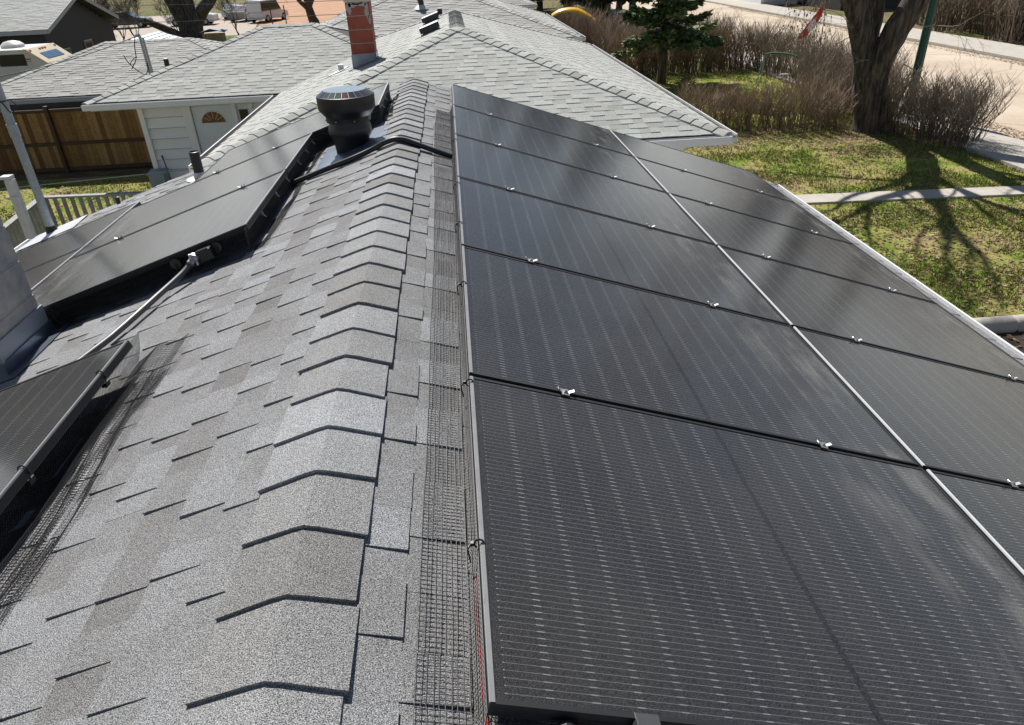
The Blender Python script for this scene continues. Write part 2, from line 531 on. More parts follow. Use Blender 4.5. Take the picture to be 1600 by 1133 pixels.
def tag(o, label, cat, group=None, kind=None):
    o['label'] = label
    o['category'] = cat
    if group:
        o['group'] = group
    if kind:
        o['kind'] = kind
    return o

def thing(name, label, cat, loc=(0, 0, 0), group=None):
    o = bpy.data.objects.new(name, None)
    COL.objects.link(o)
    o.empty_display_size = 0.2
    o.location = loc
    return tag(o, label, cat, group)

def structure(name, mb, mat, label=None):
    o = mb.build(name, mat)
    o['kind'] = 'structure'
    return o

def copy_tree(o, parent=None):
    c = o.copy()
    COL.objects.link(c)
    if parent is not None:
        c.parent = parent
    for ch in [x for x in bpy.data.objects if x.parent == o]:
        copy_tree(ch, c)
    return c

ORD = ['nearest', 'second nearest', 'third nearest', 'fourth nearest', 'fifth nearest', 'farthest']

# ------------------------------------------------------------------ shingles
def clip_poly(poly, sub):
    """Sutherland-Hodgman: clip 2D polygon sub by convex CCW polygon poly"""
    out = sub
    n = len(poly)
    for i in range(n):
        a, b = poly[i], poly[(i + 1) % n]
        ex, ey = b[0] - a[0], b[1] - a[1]
        inp, out = out, []
        if not inp:
            return []
        for j in range(len(inp)):
            p, q = inp[j], inp[(j + 1) % len(inp)]
            sp = ex * (p[1] - a[1]) - ey * (p[0] - a[0])
            sq = ex * (q[1] - a[1]) - ey * (q[0] - a[0])
            if sp >= 0:
                out.append(p)
            if (sp >= 0) != (sq >= 0):
                k = sp / (sp - sq)
                out.append((p[0] + (q[0] - p[0]) * k, p[1] + (q[1] - p[1]) * k))
    return out

def shingle_face(mb, O, sdir, tdir, poly, E=0.143, t_off=0.0, seed=1, wmin=0.10, wmax=0.30, lo=0.0052, hi=0.0112, base=0.0):
    """courses of laminated shingles on a plane: real wedges with raised butts and teeth of two thicknesses"""
    rng = random.Random(seed)
    O, sdir, tdir = Vector(O), Vector(sdir).normalized(), Vector(tdir).normalized()
    nrm = sdir.cross(tdir)
    if nrm.z < 0:
        nrm = -nrm
    area = sum(poly[i][0] * poly[(i + 1) % len(poly)][1] - poly[(i + 1) % len(poly)][0] * poly[i][1] for i in range(len(poly)))
    if area < 0:
        poly = poly[::-1]
    ss = [p[0] for p in poly]; ts = [p[1] for p in poly]
    s0, s1, t0, t1 = min(ss), max(ss), min(ts), max(ts)
    k0 = math.floor((t0 - t_off) / E)
    k1 = math.ceil((t1 - t_off) / E)
    for k in range(k0, k1):
        tb = t_off + k * E
        s = s0 - rng.random() * 0.3
        raised = rng.random() < 0.5
        ct = rng.gauss(0.5, 0.10)
        while s < s1:
            w = rng.uniform(wmin, wmax)
            h = hi * rng.uniform(0.85, 1.1) if raised else lo * rng.uniform(0.8, 1.1)
            tone = ct + (rng.choice([-0.20, -0.13, -0.07, 0.0]) if not raised else rng.choice([-0.04, 0.04, 0.10, 0.20]))
            jog = rng.uniform(-0.0015, 0.0015)
            rect = [(s, tb + jog), (s + w - 0.001, tb + jog), (s + w - 0.001, tb + E + 0.004), (s, tb + E + 0.004)]
            c = clip_poly(poly, rect)
            if len(c) >= 3:
                top = []
                bot = []
                for (a, b) in c:
                    hh = h + ((0.0048 if raised else 0.0030) * (h / (hi if raised else lo)) - h) * max(0.0, min(1.0, (b - tb) / (E + 0.004)))
                    P = O + sdir * a + tdir * b
                    top.append(P + nrm * (hh + base))
                    bot.append(P)
                n = len(c)
                orient = 1 if (sdir.cross(tdir)).dot(nrm) > 0 else -1
                fs = [tuple(range(n)) if orient > 0 else tuple(range(n - 1, -1, -1))]
                for i in range(n):
                    j = (i + 1) % n
                    fs.append((i, n + i, n + j, j) if orient > 0 else (i, j, n + j, n + i))
                mb.add(top + bot, fs, min(1, max(0, tone)))
            s += w
            raised = (not raised) if rng.random() < 0.92 else raised

def ridge_caps(mb, a, b, dl, dr, wl=0.16, wr=0.16, E=0.2, h_lo=0.003, h_hi=0.013, seed=3, lift=0.004, start_jit=0.0):
    """overlapping bent cap shingles from a (low or near end) to b; dl/dr run down the two slopes"""
    rng = random.Random(seed)
    a, b, dl, dr = Vector(a), Vector(b), Vector(dl).normalized(), Vector(dr).normalized()
    ax = (b - a).normalized()
    nl = ax.cross(dl); nl = nl if nl.z > 0 else -nl
    nr = ax.cross(dr); nr = nr if nr.z > 0 else -nr
    nl.normalize(); nr.normalize()
    nm = (nl + nr).normalized()
    L = (b - a).length
    t = 0.0
    while t < L - 0.02:
        e = min(t + E + 0.006, L)
        jl, jr = rng.uniform(-.007, .007), rng.uniform(-.006, .006)
        tone = min(1, max(0, rng.gauss(0.5, 0.20)))
        skew = rng.uniform(-.005, .005)
        rows = []
        for tt, h in ((t, h_hi * rng.uniform(.9, 1.15)), (e, h_lo)):
            sec = []
            for (d, n, w, k) in ((dl, nl, wl + jl, 1.0), (dl, nl, (wl + jl) * .5, .5), (dl, nl, 0.028, .1)):
                sec.append(a + ax * (tt + skew * k) + d * w + n * (h + lift))
            sec.append(a + ax * tt + nm * (h + lift - 0.002))
            for (d, n, w, k) in ((dr, nr, 0.028, .1), (dr, nr, (wr + jr) * .5, .5), (dr, nr, wr + jr, 1.0)):
                sec.append(a + ax * (tt - skew * k) + d * w + n * (h + lift))
            rows.append(sec)
        n = len(rows[0])
        top = rows[0] + rows[1]
        bot = []
        for rI, sec in enumerate(rows):
            for i, p in enumerate(sec):
                nn = nl if i < 3 else (nm if i == 3 else nr)
                hh = (h_hi if rI == 0 else h_lo) + lift + 0.003
                bot.append(p - nn * hh)
        fs = []
        m = 2 * n
        for i in range(n - 1):
            fs.append((i, i + 1, n + i + 1, n + i))
        for i in range(n - 1):
            fs.append((i, m + i, m + i + 1, i + 1))
        fs.append((0, n, m + n, m)); fs.append((n - 1, m + n - 1, m + 2 * n - 1, 2 * n - 1))
        mb.add(top + bot, fs, tone)
        t += E * rng.uniform(0.98, 1.02)

def gutter(mb, a, b, out, w=0.12, h=0.115, up=0.0):
    """open eaves trough along a-b hanging outside of it"""
    a, b, out = Vector(a), Vector(b), Vector(out).normalized()
    z = Vector((0, 0, 1))
    t = 0.006
    def slab(o0, o1, z0, z1):
        p = [a + out * o0 + z * z0, b + out * o0 + z * z0, b + out * o1 + z * z0, a + out * o1 + z * z0]
        mb.prism(p, z * (z1 - z0))
    slab(0.0, w, -h + up, -h + t + up)
    slab(w - t, w + 0.012, -h + t + up, up)
    slab(0.0, t, -h + t + up, up - 0.004)
    d = (b - a).normalized()
    for e, s in ((a, 1), (b, -1)):
        p = [e + out * t + z * (-h + t + up), e + out * (w - t) + z * (-h + t + up), e + out * (w - t) + z * (up - 0.008), e + out * t + z * (up - 0.008)]
        mb.prism(p, d * s * t)
# ------------------------------------------------------------------ the near house
Y0, Y1 = -6.0, 7.3
XR, XL = 4.12, -4.40
house = thing('house', 'grey shingled house in the foreground carrying the black solar panels', 'house', (0, 0, G))
def hp(x, d=0.0):            # height of the near roof plane
    return -abs(x) * SL - d
mb = MB()
sec = [(0, -.004), (XR, hp(XR, .004)), (XR, hp(XR, .15)), (0, -.17), (XL, hp(XL, .15)), (XL, hp(XL, .004))]
mb.prism([(x, Y0, z) for x, z in sec], (0, Y1 - Y0, 0))
roof = mb.build('roof', 'deck', house, (0, 0, G))
mb = MB()
def slope_poly(side, ya, yb, tmax):
    return [(ya, 0), (yb, 0), (yb, tmax), (ya, tmax)]
TL, TR = -XL / CT, XR / CT
shingle_face(mb, (XL, 0, hp(XL)), (0, 1, 0), (CT, 0, ST), [(-1.25, 0), (Y1 + .02, 0), (Y1 + .02, TL), (-1.25, TL)], .1427,
             (TL - .2636) - 40 * .1427, 11, .07, .19)
shingle_face(mb, (XR, 0, hp(XR)), (0, -1, 0), (-CT, 0, ST), [(-Y1 - .02, 0), (1.25, 0), (1.25, TR), (-Y1 - .02, TR)], .1427,
             (TR - .2480) - 40 * .1427, 12, .08, .22)
mb.build('shingle', 'shingle', roof, (0, 0, G))
mb = MB()
ridge_caps(mb, (0.0, -1.146, 0.0), (0.02, Y1 + .02, 0.0), (-CT, 0, -ST), (CT, 0, -ST), .163, .142, .2036, .003, .0120, 5, .0085)
mb.build('ridge_cap', 'cap', roof, (0, 0, G))
mb = MB()
mb.box(((XR + XL) / 2, (Y0 + Y1) / 2, (G - 1.42) / 2), (7.5, Y1 - Y0 - .9, -1.42 - G))
for y in (Y0 + .45, Y1 - .55):
    mb.prism([(-3.6, y, -1.5), (3.5, y, -1.5), (0, y, -.2)], (0, .1, 0))
mb.build('wall', 'siding', house, (0, 0, G))
mb = MB()
for (xa, xb) in ((0.0, XR + .02), (0.0, XL - .02)):
    mb.prism([(xa, Y1 + .004, -.005), (xb, Y1 + .004, hp(xb, .005)), (xb, Y1 + .004, hp(xb, .17)), (xa, Y1 + .004, -.17)], (0, .025, 0))
mb.build('rake_board', 'white_trim', house, (0, 0, G))
mb = MB()
gutter(mb, (XR + .008, Y0, hp(XR, .012)), (XR + .008, Y1, hp(XR, .012)), (1, 0, 0), .085, .11, -.012)
mb.build('gutter', 'white_trim', house, (0, 0, G))
mb = MB()
gutter(mb, (XL - .008, Y1, hp(XL, .02)), (XL - .008, Y0, hp(XL, .02)), (-1, 0, 0), .12, .11)
mb.build('gutter', 'white_trim', house, (0, 0, G))

# ------------------------------------------------------------------ solar panels
PU, PV, PT = 1.722, 1.134, 0.035
def panel_proto():
    t = thing('solar_panel', '', 'solar panel')
    f = MB()
    lip = 0.011
    for (x0, y0, x1, y1) in ((lip, 0, PU - lip, lip), (lip, PV - lip, PU - lip, PV), (0, 0, lip, PV), (PU - lip, 0, PU, PV)):
        f.box(((x0 + x1) / 2, (y0 + y1) / 2, -PT / 2), (x1 - x0, y1 - y0, PT))
    f.box((PU / 2, PV / 2, -.008), (PU - 2 * lip - .002, PV - 2 * lip - .002, .005))
    f.build('frame', 'frame', t)
    e = MB()
    e.box((0.0035, PV / 2, .0008), (.0095, PV - .004, .0022))
    e.box((-.0012, PV / 2, -.0025), (.002, PV - .004, .004))
    e.build('frame_edge', 'edge', t)  # added strip painting the sunlit upslope lip of the black frame
    g = MB()
    g.face([(lip, lip, -.0025), (PU - lip, lip, -.0025), (PU - lip, PV - lip, -.0025), (lip, PV - lip, -.0025)])
    g.build('glass', 'panel', t)
    return t
RMAT = Matrix(((CT, 0, ST), (0, 1, 0), (-ST, 0, CT)))
LMAT = Matrix(((-CT, 0, -ST), (0, -1, 0), (-ST, 0, CT)))
proto = panel_proto()
first = [True]
def put_panel(P, mat, label, group, lower=False):
    o = proto if first[0] else copy_tree(proto)
    first[0] = False
    o.matrix_world = Matrix.Translation(P) @ mat.to_4x4()
    o['label'] = label
    o['group'] = group
    if lower:
        for ch in bpy.data.objects:
            if ch.parent == o and ch.name.startswith('frame_edge'):  # the added strip that paints the sunlit lip
                ch.data = ch.data.copy()
                ch.data.materials.clear()
                ch.data.materials.append(M['edge_sunlit'])
    return o
MU, MV = 1.742, 1.154
RZ0 = Vector((0.4118, 0.0, -0.0105))
def rp(u, v, h=0.0):
    return RZ0 + RMAT @ Vector((u, v, h))
for c in range(2):
    for r in range(6):
        where = 'beside the ridge' if c == 0 else 'above the right eave'
        put_panel(rp(c * MU, r * MV), RMAT, 'right slope solar panel in the row %s, %s to the camera' % (where, ORD[r]) if r < 5 else
                  'right slope solar panel in the row %s, at the far end' % where, 'solar panels on the right slope', c == 1)
def lz(x):                     # left panel plane
    return .1593 + x * SL
def lp(x, y, h=0.0):
    return Vector((x, y, lz(x))) + Vector((-ST, 0, CT)) * h
LV0 = 3.064
put_panel(lp(-.773, LV0 + PV), LMAT, 'black solar panel on the left slope with grey conduit running to its near edge', 'solar panels on the left slope')
put_panel(lp(-.773, LV0 + MV + PV), LMAT, 'left slope solar panel between the conduit panel and the panel behind the vent', 'solar panels on the left slope')
put_panel(lp(-.200, LV0 + 2 * MV + PV), LMAT, 'farthest black solar panel on the left slope, behind the round black vent', 'solar panels on the left slope')
put_panel(lp(-.773 - MU * CT, LV0 + .30 + PV), LMAT, 'low black solar panel on the left slope, partly hidden behind the block chimney', 'solar panels on the left slope', True)
put_panel(lp(-.773 - MU * CT, LV0 + .30 + MV + PV - .06), LMAT, 'low black solar panel at the left eave beside the steel mast', 'solar panels on the left slope', True)
nlp = put_panel(lp(-.981, 1.884), LMAT, 'black solar panel at the left picture edge with loose mesh along its side', 'solar panels on the left slope')

# rails under the right array, with feet on the shingles
ru = [.32, 1.29, 2.11, 3.08]
for i, u in enumerate(ru):
    t = thing('mounting_rail', ['black rail under the upper part of the right panels by the ridge', 'black rail under the lower half of the upper right panels',
                                'black rail under the upper half of the lower right panels', 'black rail under the right panels nearest the eave'][i],
              'rail', rp(u, -.03, -.12), 'rails under the right panels')
    m = MB()
    m.bar(rp(u, -.035, -.055), rp(u, 6.96, -.055), .035, .038, up=Vector((ST, 0, CT)))
    m.build('rail_bar', 'black_metal', t, t.location)
    for y in (.25, 1.9, 3.5, 5.1, 6.6):
        m = MB()
        p = rp(u, y, -.074)
        m.bar(p, p + Vector((ST, 0, CT)) * -.046, .045, .05)
        m.box(p + Vector((ST, 0, CT)) * -.044, (.09, .09, .006), RMAT)
        m.build('foot', 'black_metal', t, t.location)

# clamps
def clamp_proto():
    m = MB()
    m.box((0, 0, .003), (.042, .052, .005))
    m.tube([(0, 0, .003), (0, 0, .020)], .0075, 6)
    m.tube([(0, 0, .006), (0, 0, .012)], .013, 6)
    m.box((-.030, 0, .012), (.034, .020, .004), Matrix.Rotation(math.radians(38), 3, 'Y'))
    m.box((.031, .004, .010), (.036, .020, .004), Matrix.Rotation(math.radians(-32), 3, 'Y'))
    m.box((0, 0, -.02), (.02, .012, .04))
    return m
cl0 = clamp_proto().build('panel_clamp', 'alu')
cfirst = [True]
def put_clamp(P, mat, label, group, s=.64):
    o = cl0
    if not cfirst[0]:
        o = cl0.copy()
        COL.objects.link(o)
    cfirst[0] = False
    o.matrix_world = Matrix.Translation(P) @ mat.to_4x4() @ Matrix.Scale(s, 4)
    tag(o, label, 'clamp', group)
CW_ = [[.32, 1.30, 2.14, 3.08], [.33, 1.28, 2.12, 3.13], [.32, 1.26, 2.10, 3.09], [.32, 1.26, 2.09, 3.07], [.32, 1.34, 2.24, 3.06]]
GAPN = ['nearest gap', 'second nearest gap', 'middle gap', 'second farthest gap', 'farthest gap']
UN = ['closest to the ridge', 'lower on the upper row', 'high on the lower row', 'closest to the eave']
for r in range(5):
    for k, u in enumerate(CW_[r]):
        put_clamp(rp(u, (r + 1) * MV - .010, .003), RMAT, 'silver clamp in the %s of the right panels, %s' % (GAPN[r], UN[k]), 'clamps between the right panels')
for i, (x, y, tx) in enumerate(((-1.09, LV0 + MV - .01, 'upper clamp in the near gap'), (-2.02, LV0 + MV - .01, 'lower clamp in the near gap'),
                                (-1.09, LV0 + 2 * MV - .01, 'upper clamp in the far gap'), (-1.62, LV0 + 2 * MV - .01, 'lower clamp in the far gap'))):
    put_clamp(lp(x, y, .003), LMAT, 'silver %s of the left solar panels' % tx, 'clamps between the left panels')
for i, u in enumerate((.305, 1.29)):
    m = MB()
    p = rp(u, -.012, 0)
    def Q(a, b, c):
        return p + RMAT @ Vector((a, b, c))
    def lb(c, s):
        m.box(p + RMAT @ Vector(c), s, RMAT, bev=.002)
    lb((0, .006, .003), (.05, .03, .004)); lb((0, -.010, -.022), (.05, .004, .052)); lb((-.026, -.004, -.006), (.003, .02, .035))
    m.tube([Q(.0, -.012, -.02), Q(0, -.02, -.02)], .007, 6)
    tag(m.build('end_clamp', 'emt', None, p), ['grey end clamp on the near edge of the right panels close to the ridge', 'grey end clamp on the near edge of the right panels lower down'][i],
        'clamp', 'end clamps on the near edge')
    m = MB()
    c = rp(.152 if i == 0 else .95, -.020, -.045)
    m.tube([c, c + Vector((0, .008, 0))], .032, 20)
    m.tube([c + Vector((0, -.012, 0)), c], .004, 8)
    tag(m.build('guard_washer', 'black_plastic', None, c),
        ['round black washer under the near panel edge close to the ridge', 'round black washer under the near panel edge lower down'][i], 'washer', 'mesh washers on the near edge')

# ------------------------------------------------------------------ wire mesh guards
def wire_grid(mb, f, na, nb, rad=.00075, every=8, n=3):
    """wires both ways over the surface f(i, j), i in 0..na across, j in 0..nb along"""
    for j in range(nb + 1):
        mb.tube([f(i, j) for i in range(na + 1)], rad, n, cap=False)
    for i in range(na + 1):
        js = list(range(0, nb + 1, every))
        if js[-1] != nb:
            js.append(nb)
        mb.tube([f(i, j) for j in js], rad, n, cap=False)
def resample(path, step):
    """points every step along a polyline of 2D points"""
    out = [path[0]]
    P = [np.array(p, float) for p in path]
    d = np.concatenate([[0], np.cumsum([np.linalg.norm(P[i + 1] - P[i]) for i in range(len(P) - 1)])])
    n = max(1, int(round(d[-1] / step)))
    for k in range(1, n + 1):
        s = d[-1] * k / n
        i = min(len(P) - 2, int(np.searchsorted(d, s) - 1))
        q = P[i] + (P[i + 1] - P[i]) * ((s - d[i]) / (d[i + 1] - d[i]))
        out.append(tuple(q))
    return out
ST_ = .0127
def wob(a, b, amp):
    return amp * (math.sin(a * 2.1 + 1.3) * .6 + math.sin(a * 5.3 + b * 40) * .4)
# right array: from the frame down to the shingles, then flared out
prof = resample([(.404, -.020), (.398, -.060), (.378, -.108), (.362, hp(.362) + .012), (.315, hp(.315) + .010), (.262, hp(.262) + .011)], ST_)
gt = thing('mesh_guard', 'black wire mesh strip along the ridge side of the right solar panels', 'mesh guard', (.33, 0, -.12), 'mesh guards around the panels')
m = MB()
for (ya, yb) in ((-.012, 4.02), (4.06, 5.95)):
    nb = int((yb - ya) / ST_)
    def f(i, j, ya=ya):
        x, z = prof[i]
        y = ya + j * ST_
        k = i / (len(prof) - 1)
        dx = wob(y, k, .004) * (k if k > .4 else .5 * k) + (.012 * math.sin(y * .9) * k)
        return Vector((x + dx, y, z + abs(wob(y * 1.7, k, .003)) * (1 if k > .5 else .3) + dx * -SL))
    wire_grid(m, f, len(prof) - 1, nb, .0009)
m.build('wire_mesh', 'wire', gt, gt.location)
for y in (.40, 1.10, 1.86, 2.6, 3.3, 4.4, 5.2):
    m = MB()
    p = Vector((.405, y, -.012))
    pts = []
    for k in range(9):
        a = 2 * math.pi * k / 8
        pts.append(p + Vector((.003 + .0115 * math.cos(a), 0, -.002 + .013 * math.sin(a))))
    m.tube(pts, .0026, 5)
    m.tube([p + Vector((-.014, 0, 0)), p + Vector((-.024, -.006, -.012)), p + Vector((-.020, -.014, -.045))], .002, 5)
    m.box(p + Vector((-.013, 0, .0)), (.007, .008, .009))
    m.build('cable_tie', 'black_plastic', gt, gt.location)
# near return of the guard under the front edge of the near panel
gt2 = thing('mesh_guard', 'black wire mesh hanging below the near end of the right solar panels', 'mesh guard', rp(.8, -.01, -.12), 'mesh guards around the panels')
m = MB()
def f(i, j):
    return rp(.01 + j * ST_, -.006 - .004 * math.sin(j * .3), -.02 - i * ST_ * .9)
wire_grid(m, f, 8, 130, .0009)
m.build('wire_mesh', 'wire', gt2, gt2.location)
# left near panel: loose, creased mesh
gt3 = thing('mesh_guard', 'loose creased wire mesh spilling from the left near panel onto the shingles', 'mesh guard', (-.95, 1.2, -.33), 'mesh guards around the panels')
def hL(x):
    return x * SL
prof3 = resample([(-.984, lz(-.984) - .02), (-1.000, lz(-1.0) - .09), (-1.028, hL(-1.028) + .006), (-.985, hL(-.985) + .014), (-.93, hL(-.93) + .034),
                  (-.885, hL(-.885) + .030), (-.845, hL(-.845) + .008), (-.80, hL(-.80) + .012)], ST_)
m = MB()
nb = int((1.99 - .30) / ST_)
def f(i, j):
    x, z = prof3[i]
    y = .30 + j * ST_
    k = max(0, (i - 11) / (len(prof3) - 12))
    lean = .07 * k * max(0, (y - 1.75) / .3) ** 2
    dx = .030 * k * math.sin(y * 3.1 + .6) + .014 * k * math.sin(y * 7.7)
    dz = k * (.010 * math.sin(y * 4.3) + .008 * math.sin(y * 9.1 + 2)) + (.02 * k if y > 1.8 else 0)
    return Vector((x + dx, y + k * .05 * math.sin(x * 9) + lean, z + max(dz, -.006) + dx * SL))
wire_grid(m, f, len(prof3) - 1, nb, .00095, 5)
m.build('wire_mesh', 'wire', gt3, gt3.location)
# a second loose flap lying over it
m = MB()
def f(i, j):
    y = .55 + j * ST_
    x = -.945 + i * ST_ + .04 * math.sin(y * 1.9)
    return Vector((x, y + .3 * (i * ST_), hL(x) + .016 + .024 * abs(math.sin(i * .55 + y * 2.2)) + .012 * math.sin(y * 6)))
wire_grid(m, f, 10, 95, .00095, 5)
m.build('wire_mesh', 'wire', gt3, gt3.location)
for y in (1.62, 1.05):
    m = MB()
    p = Vector((-.986, y, lz(-.986) - .012))
    pts = [p + Vector((.016 * math.cos(2 * math.pi * k / 8), 0, .022 * math.sin(2 * math.pi * k / 8))) for k in range(9)]
    m.tube(pts, .003, 5)
    m.box(p + Vector((.012, -.01, -.03)), (.02, .03, .02))
    m.build('cable_tie', 'black_plastic', gt3, gt3.location)
# far left array: right sides, front and the step beside the vent
gt4 = thing('mesh_guard', 'black wire mesh skirt under the edges of the far left solar panels', 'mesh guard', (-.75, 4.2, -.15), 'mesh guards around the panels')
m = MB()
def side(xe, ya, yb, out=.10):
    pf = resample([(xe + .004, lz(xe) - .012), (xe + .006, hL(xe) + .03), (xe + .016, hL(xe) + .008), (xe + out, hL(xe + out) + .012)], ST_)
    nb_ = int((yb - ya) / ST_)
    def f(i, j):
        x, z = pf[i]
        y = ya + j * ST_
        k = max(0, (i - 8) / max(1, len(pf) - 9))
        dx = .012 * k * math.sin(y * 4 + xe)
        return Vector((x + dx, y, z + .004 * k * (1 + math.sin(y * 9)) + dx * SL))
    wire_grid(m, f, len(pf) - 1, nb_, .0011, 8)
side(-.773, LV0 - .05, LV0 + 2 * MV)
side(-.200, LV0 + 2 * MV, LV0 + 3 * MV - .03, .09)
def front(y, xa, xb, out=.07):
    nb_ = int((xb - xa) / ST_)
    pf = resample([(0.0, 1.0), (-.004, .2), (-.012, .06), (-out, .09)], .05)
    def f(i, j):
        x = xa + j * ST_
        dy, k = pf[min(i, len(pf) - 1)]
        h = (lz(x) - .012 - hL(x)) * k
        return Vector((x, y + dy + (.008 * math.sin(x * 9) if k < .2 else 0), hL(x) + max(h, .008)))
    wire_grid(m, f, len(pf) - 1, nb_, .0011, 8)
    for hh in np.linspace(.3, .9, 8):
        m.tube([f(0, j) + Vector((0, -.004, -(lz(0) * (1 - hh)))) for j in range(0, nb_ + 1, 8)], .0011, 3, cap=False)
front(LV0 - .004, -3.9, -.77)
front(LV0 + 2 * MV - .006, -.76, -.20, .05)
m.build('wire_mesh', 'wire', gt4, gt4.location)
for x in (-1.95, -1.20, -.955):
    m = MB()
    c = Vector((x, LV0 - .014, lz(x) - .055))
    m.tube([c, c + Vector((0, .006, 0))], .030, 18)
    m.tube([c + Vector((0, -.01, 0)), c + Vector((.005, -.016, -.035)), c + Vector((.03, -.012, -.06))], .004, 6)
    m.build('washer', 'black_plastic', gt4, gt4.location)
for y in (3.4, 3.8, 4.15, 4.6, 4.95, 5.25):
    m = MB()
    c = Vector((-.765, y, lz(-.765) - .05))
    m.box(c, (.008, .02, .02)); m.tube([c, c + Vector((.02, -.01, -.02))], .003, 5)
    m.build('clip', 'galv', gt4, gt4.location)
for y in (5.6, 5.95, 6.3):
    m = MB()
    c = Vector((-.192, y, lz(-.192) - .05))
    m.box(c, (.008, .02, .02)); m.tube([c, c + Vector((.02, -.01, -.02))], .003, 5)
    m.build('clip', 'galv', gt4, gt4.location)
# black plate closing the shade under the left panels' sides is not built: it is dark by itself

# red cable under the near right panel
m = MB()
m.tube([(.43, .62, -.125), (.402, .45, -.120), (.392, .30, -.118), (.395, .12, -.118), (.402, .02, -.115), (.45, .012, -.115), (.60, .03, -.15)], .0030, 6)
o = m.build('red_cable', 'red_wire', None, (.38, .3, -.11))
tag(o, 'thin red cable showing through the mesh at the near end of the right panels', 'cable')

# ------------------------------------------------------------------ conduits
def smooth_path(pts, n=8):
    P = [Vector(p) for p in pts]
    out = []
    for i in range(len(P) - 1):
        p0, p1, p2, p3 = P[max(i - 1, 0)], P[i], P[i + 1], P[min(i + 2, len(P) - 1)]
        for k in range(n):
            t = k / n
            out.append(0.5 * ((2 * p1) + (p2 - p0) * t + (2 * p0 - 5 * p1 + 4 * p2 - p3) * t * t + (-p0 + 3 * p1 - 3 * p2 + p3) * t ** 3))
    out.append(P[-1])
    return out
t = thing('conduit', 'grey steel conduit rising from the near left panel to the next panel', 'conduit', (-1.25, 2.6, -.40))
m = MB(); m.smooth = True
m.tube(smooth_path([(-1.60, 1.80, -.485), (-1.362, 2.302, -.412), (-1.306, 2.443, -.393), (-1.225, 2.725, -.361), (-1.13, 2.93, -.310), (-1.075, 3.02, -.262)]), .0165, 12)
m.build('pipe', 'emt', t, t.location)
m = MB()
c = Vector((-1.073, 3.015, -.255))
m.box(c, (.05, .05, .045), Matrix.Rotation(.3, 3, 'Y'), bev=.006)
m.tube([c + Vector((-.02, -.04, -.02)), c + Vector((0, 0, 0))], .021, 10)
m.box(c + Vector((-.01, -.03, .018)), (.014, .012, .03)); m.box(c + Vector((.02, -.028, -.02)), (.012, .014, .02))
m.build('fitting', 'alu', t, t.location)
m = MB()
m.box(c + Vector((.06, .02, .012)), (.09, .06, .07), Matrix.Rotation(-.32, 3, 'Y'), bev=.006)
m.build('junction_box', 'black_plastic', t, t.location)

m = MB(); m.smooth = True
m.tube(smooth_path([(-.80, 4.29, -.245), (-.741, 4.293, -.212), (-.564, 4.322, -.157), (-.349, 4.31, -.085), (-.188, 4.335, -.030), (-.07, 4.33, .022), (.02, 4.33, .034),
                    (.13, 4.325, -.004), (.262, 4.302, -.054), (.363, 4.288, -.092), (.47, 4.28, -.13)]), .0185, 12)
tag(m.build('cable_conduit', 'black_plastic', None, (0, 4.3, .0)), 'black flexible conduit arching over the ridge between both panel arrays', 'conduit')

# ------------------------------------------------------------------ round solar vent
VC = Vector((-.385, 4.85, -.128))
t = thing('roof_vent', 'round black roof vent with glossy solar disc on top standing beside the ridge', 'roof vent', VC)
m = MB()
for (xa, xb, ya, yb, z) in ((-.64, -.11, 4.42, 5.18, .010),):
    m.prism([(xa, ya, hL(xa) + z), (xb, ya, hL(xb) + z), (xb, yb, hL(xb) + z), (xa, yb, hL(xa) + z)], (0, 0, .004))
m.prism([(-.61, 4.45, hL(-.61) + .0145), (-.52, 4.42, hL(-.52) + .0145), (-.50, 4.52, hL(-.50) + .0145), (-.60, 4.60, hL(-.60) + .0145)], (0, 0, .004))
m.build('flashing', 'flash', t, VC)
m = MB(); m.smooth = True
m.lathe([(.125, -.05), (.130, .01), (.136, .075), (.160, .112), (.163, .135), (.160, .17), (.147, .197), (.147, .207), (.166, .208), (.168, .248), (.172, .254)], VC, 40, cap_top=False)
m.build('throat', 'black_plastic', t, VC)
m = MB(); m.smooth = True
m.lathe([(.160, .248), (.172, .250), (.206, .292), (.213, .302), (.214, .388), (.2135, .395), (.2095, .398)], VC, 48, cap_top=True)
hood = m.build('hood', 'black_plastic', t, VC)
m = MB()
tone = lambda k: [.05, .2, .1, .55, .95, .6, .45, .15, .3, .1, .0, .2][(k // 2) % 12] if 30 <= k <= 44 else (.15 if k % 2 else .05)  # red and green reflections painted on the near-facing cells
m.lathe([(.209, .3982), (.158, .430)], VC, 48, tone_fn=tone, cap_top=False)
m.build('cell_ring', 'cells', t, VC)
m = MB()
for k in range(24):
    a = 2 * math.pi * k / 24
    d = Vector((math.cos(a), math.sin(a), 0))
    m.bar(VC + d * .209 + Vector((0, 0, .3995)), VC + d * .158 + Vector((0, 0, .4315)), .002, .0012)
m.build('cell_line', 'alu', t, VC)
m = MB()
m.lathe([(.158, .4302), (.156, .4322)], VC, 48)
m.build('solar_disc', 'mirror_disc', t, VC)
for k in range(8):
    a = -1.2 + k * .78
    m = MB()
    d = Vector((math.cos(a), math.sin(a), 0))
    p = VC + d * .170 + Vector((0, 0, .228))
    m.tube([p - d * .004, p + d * .005], .005, 8)
    m.build('screw', 'galv', t, VC)

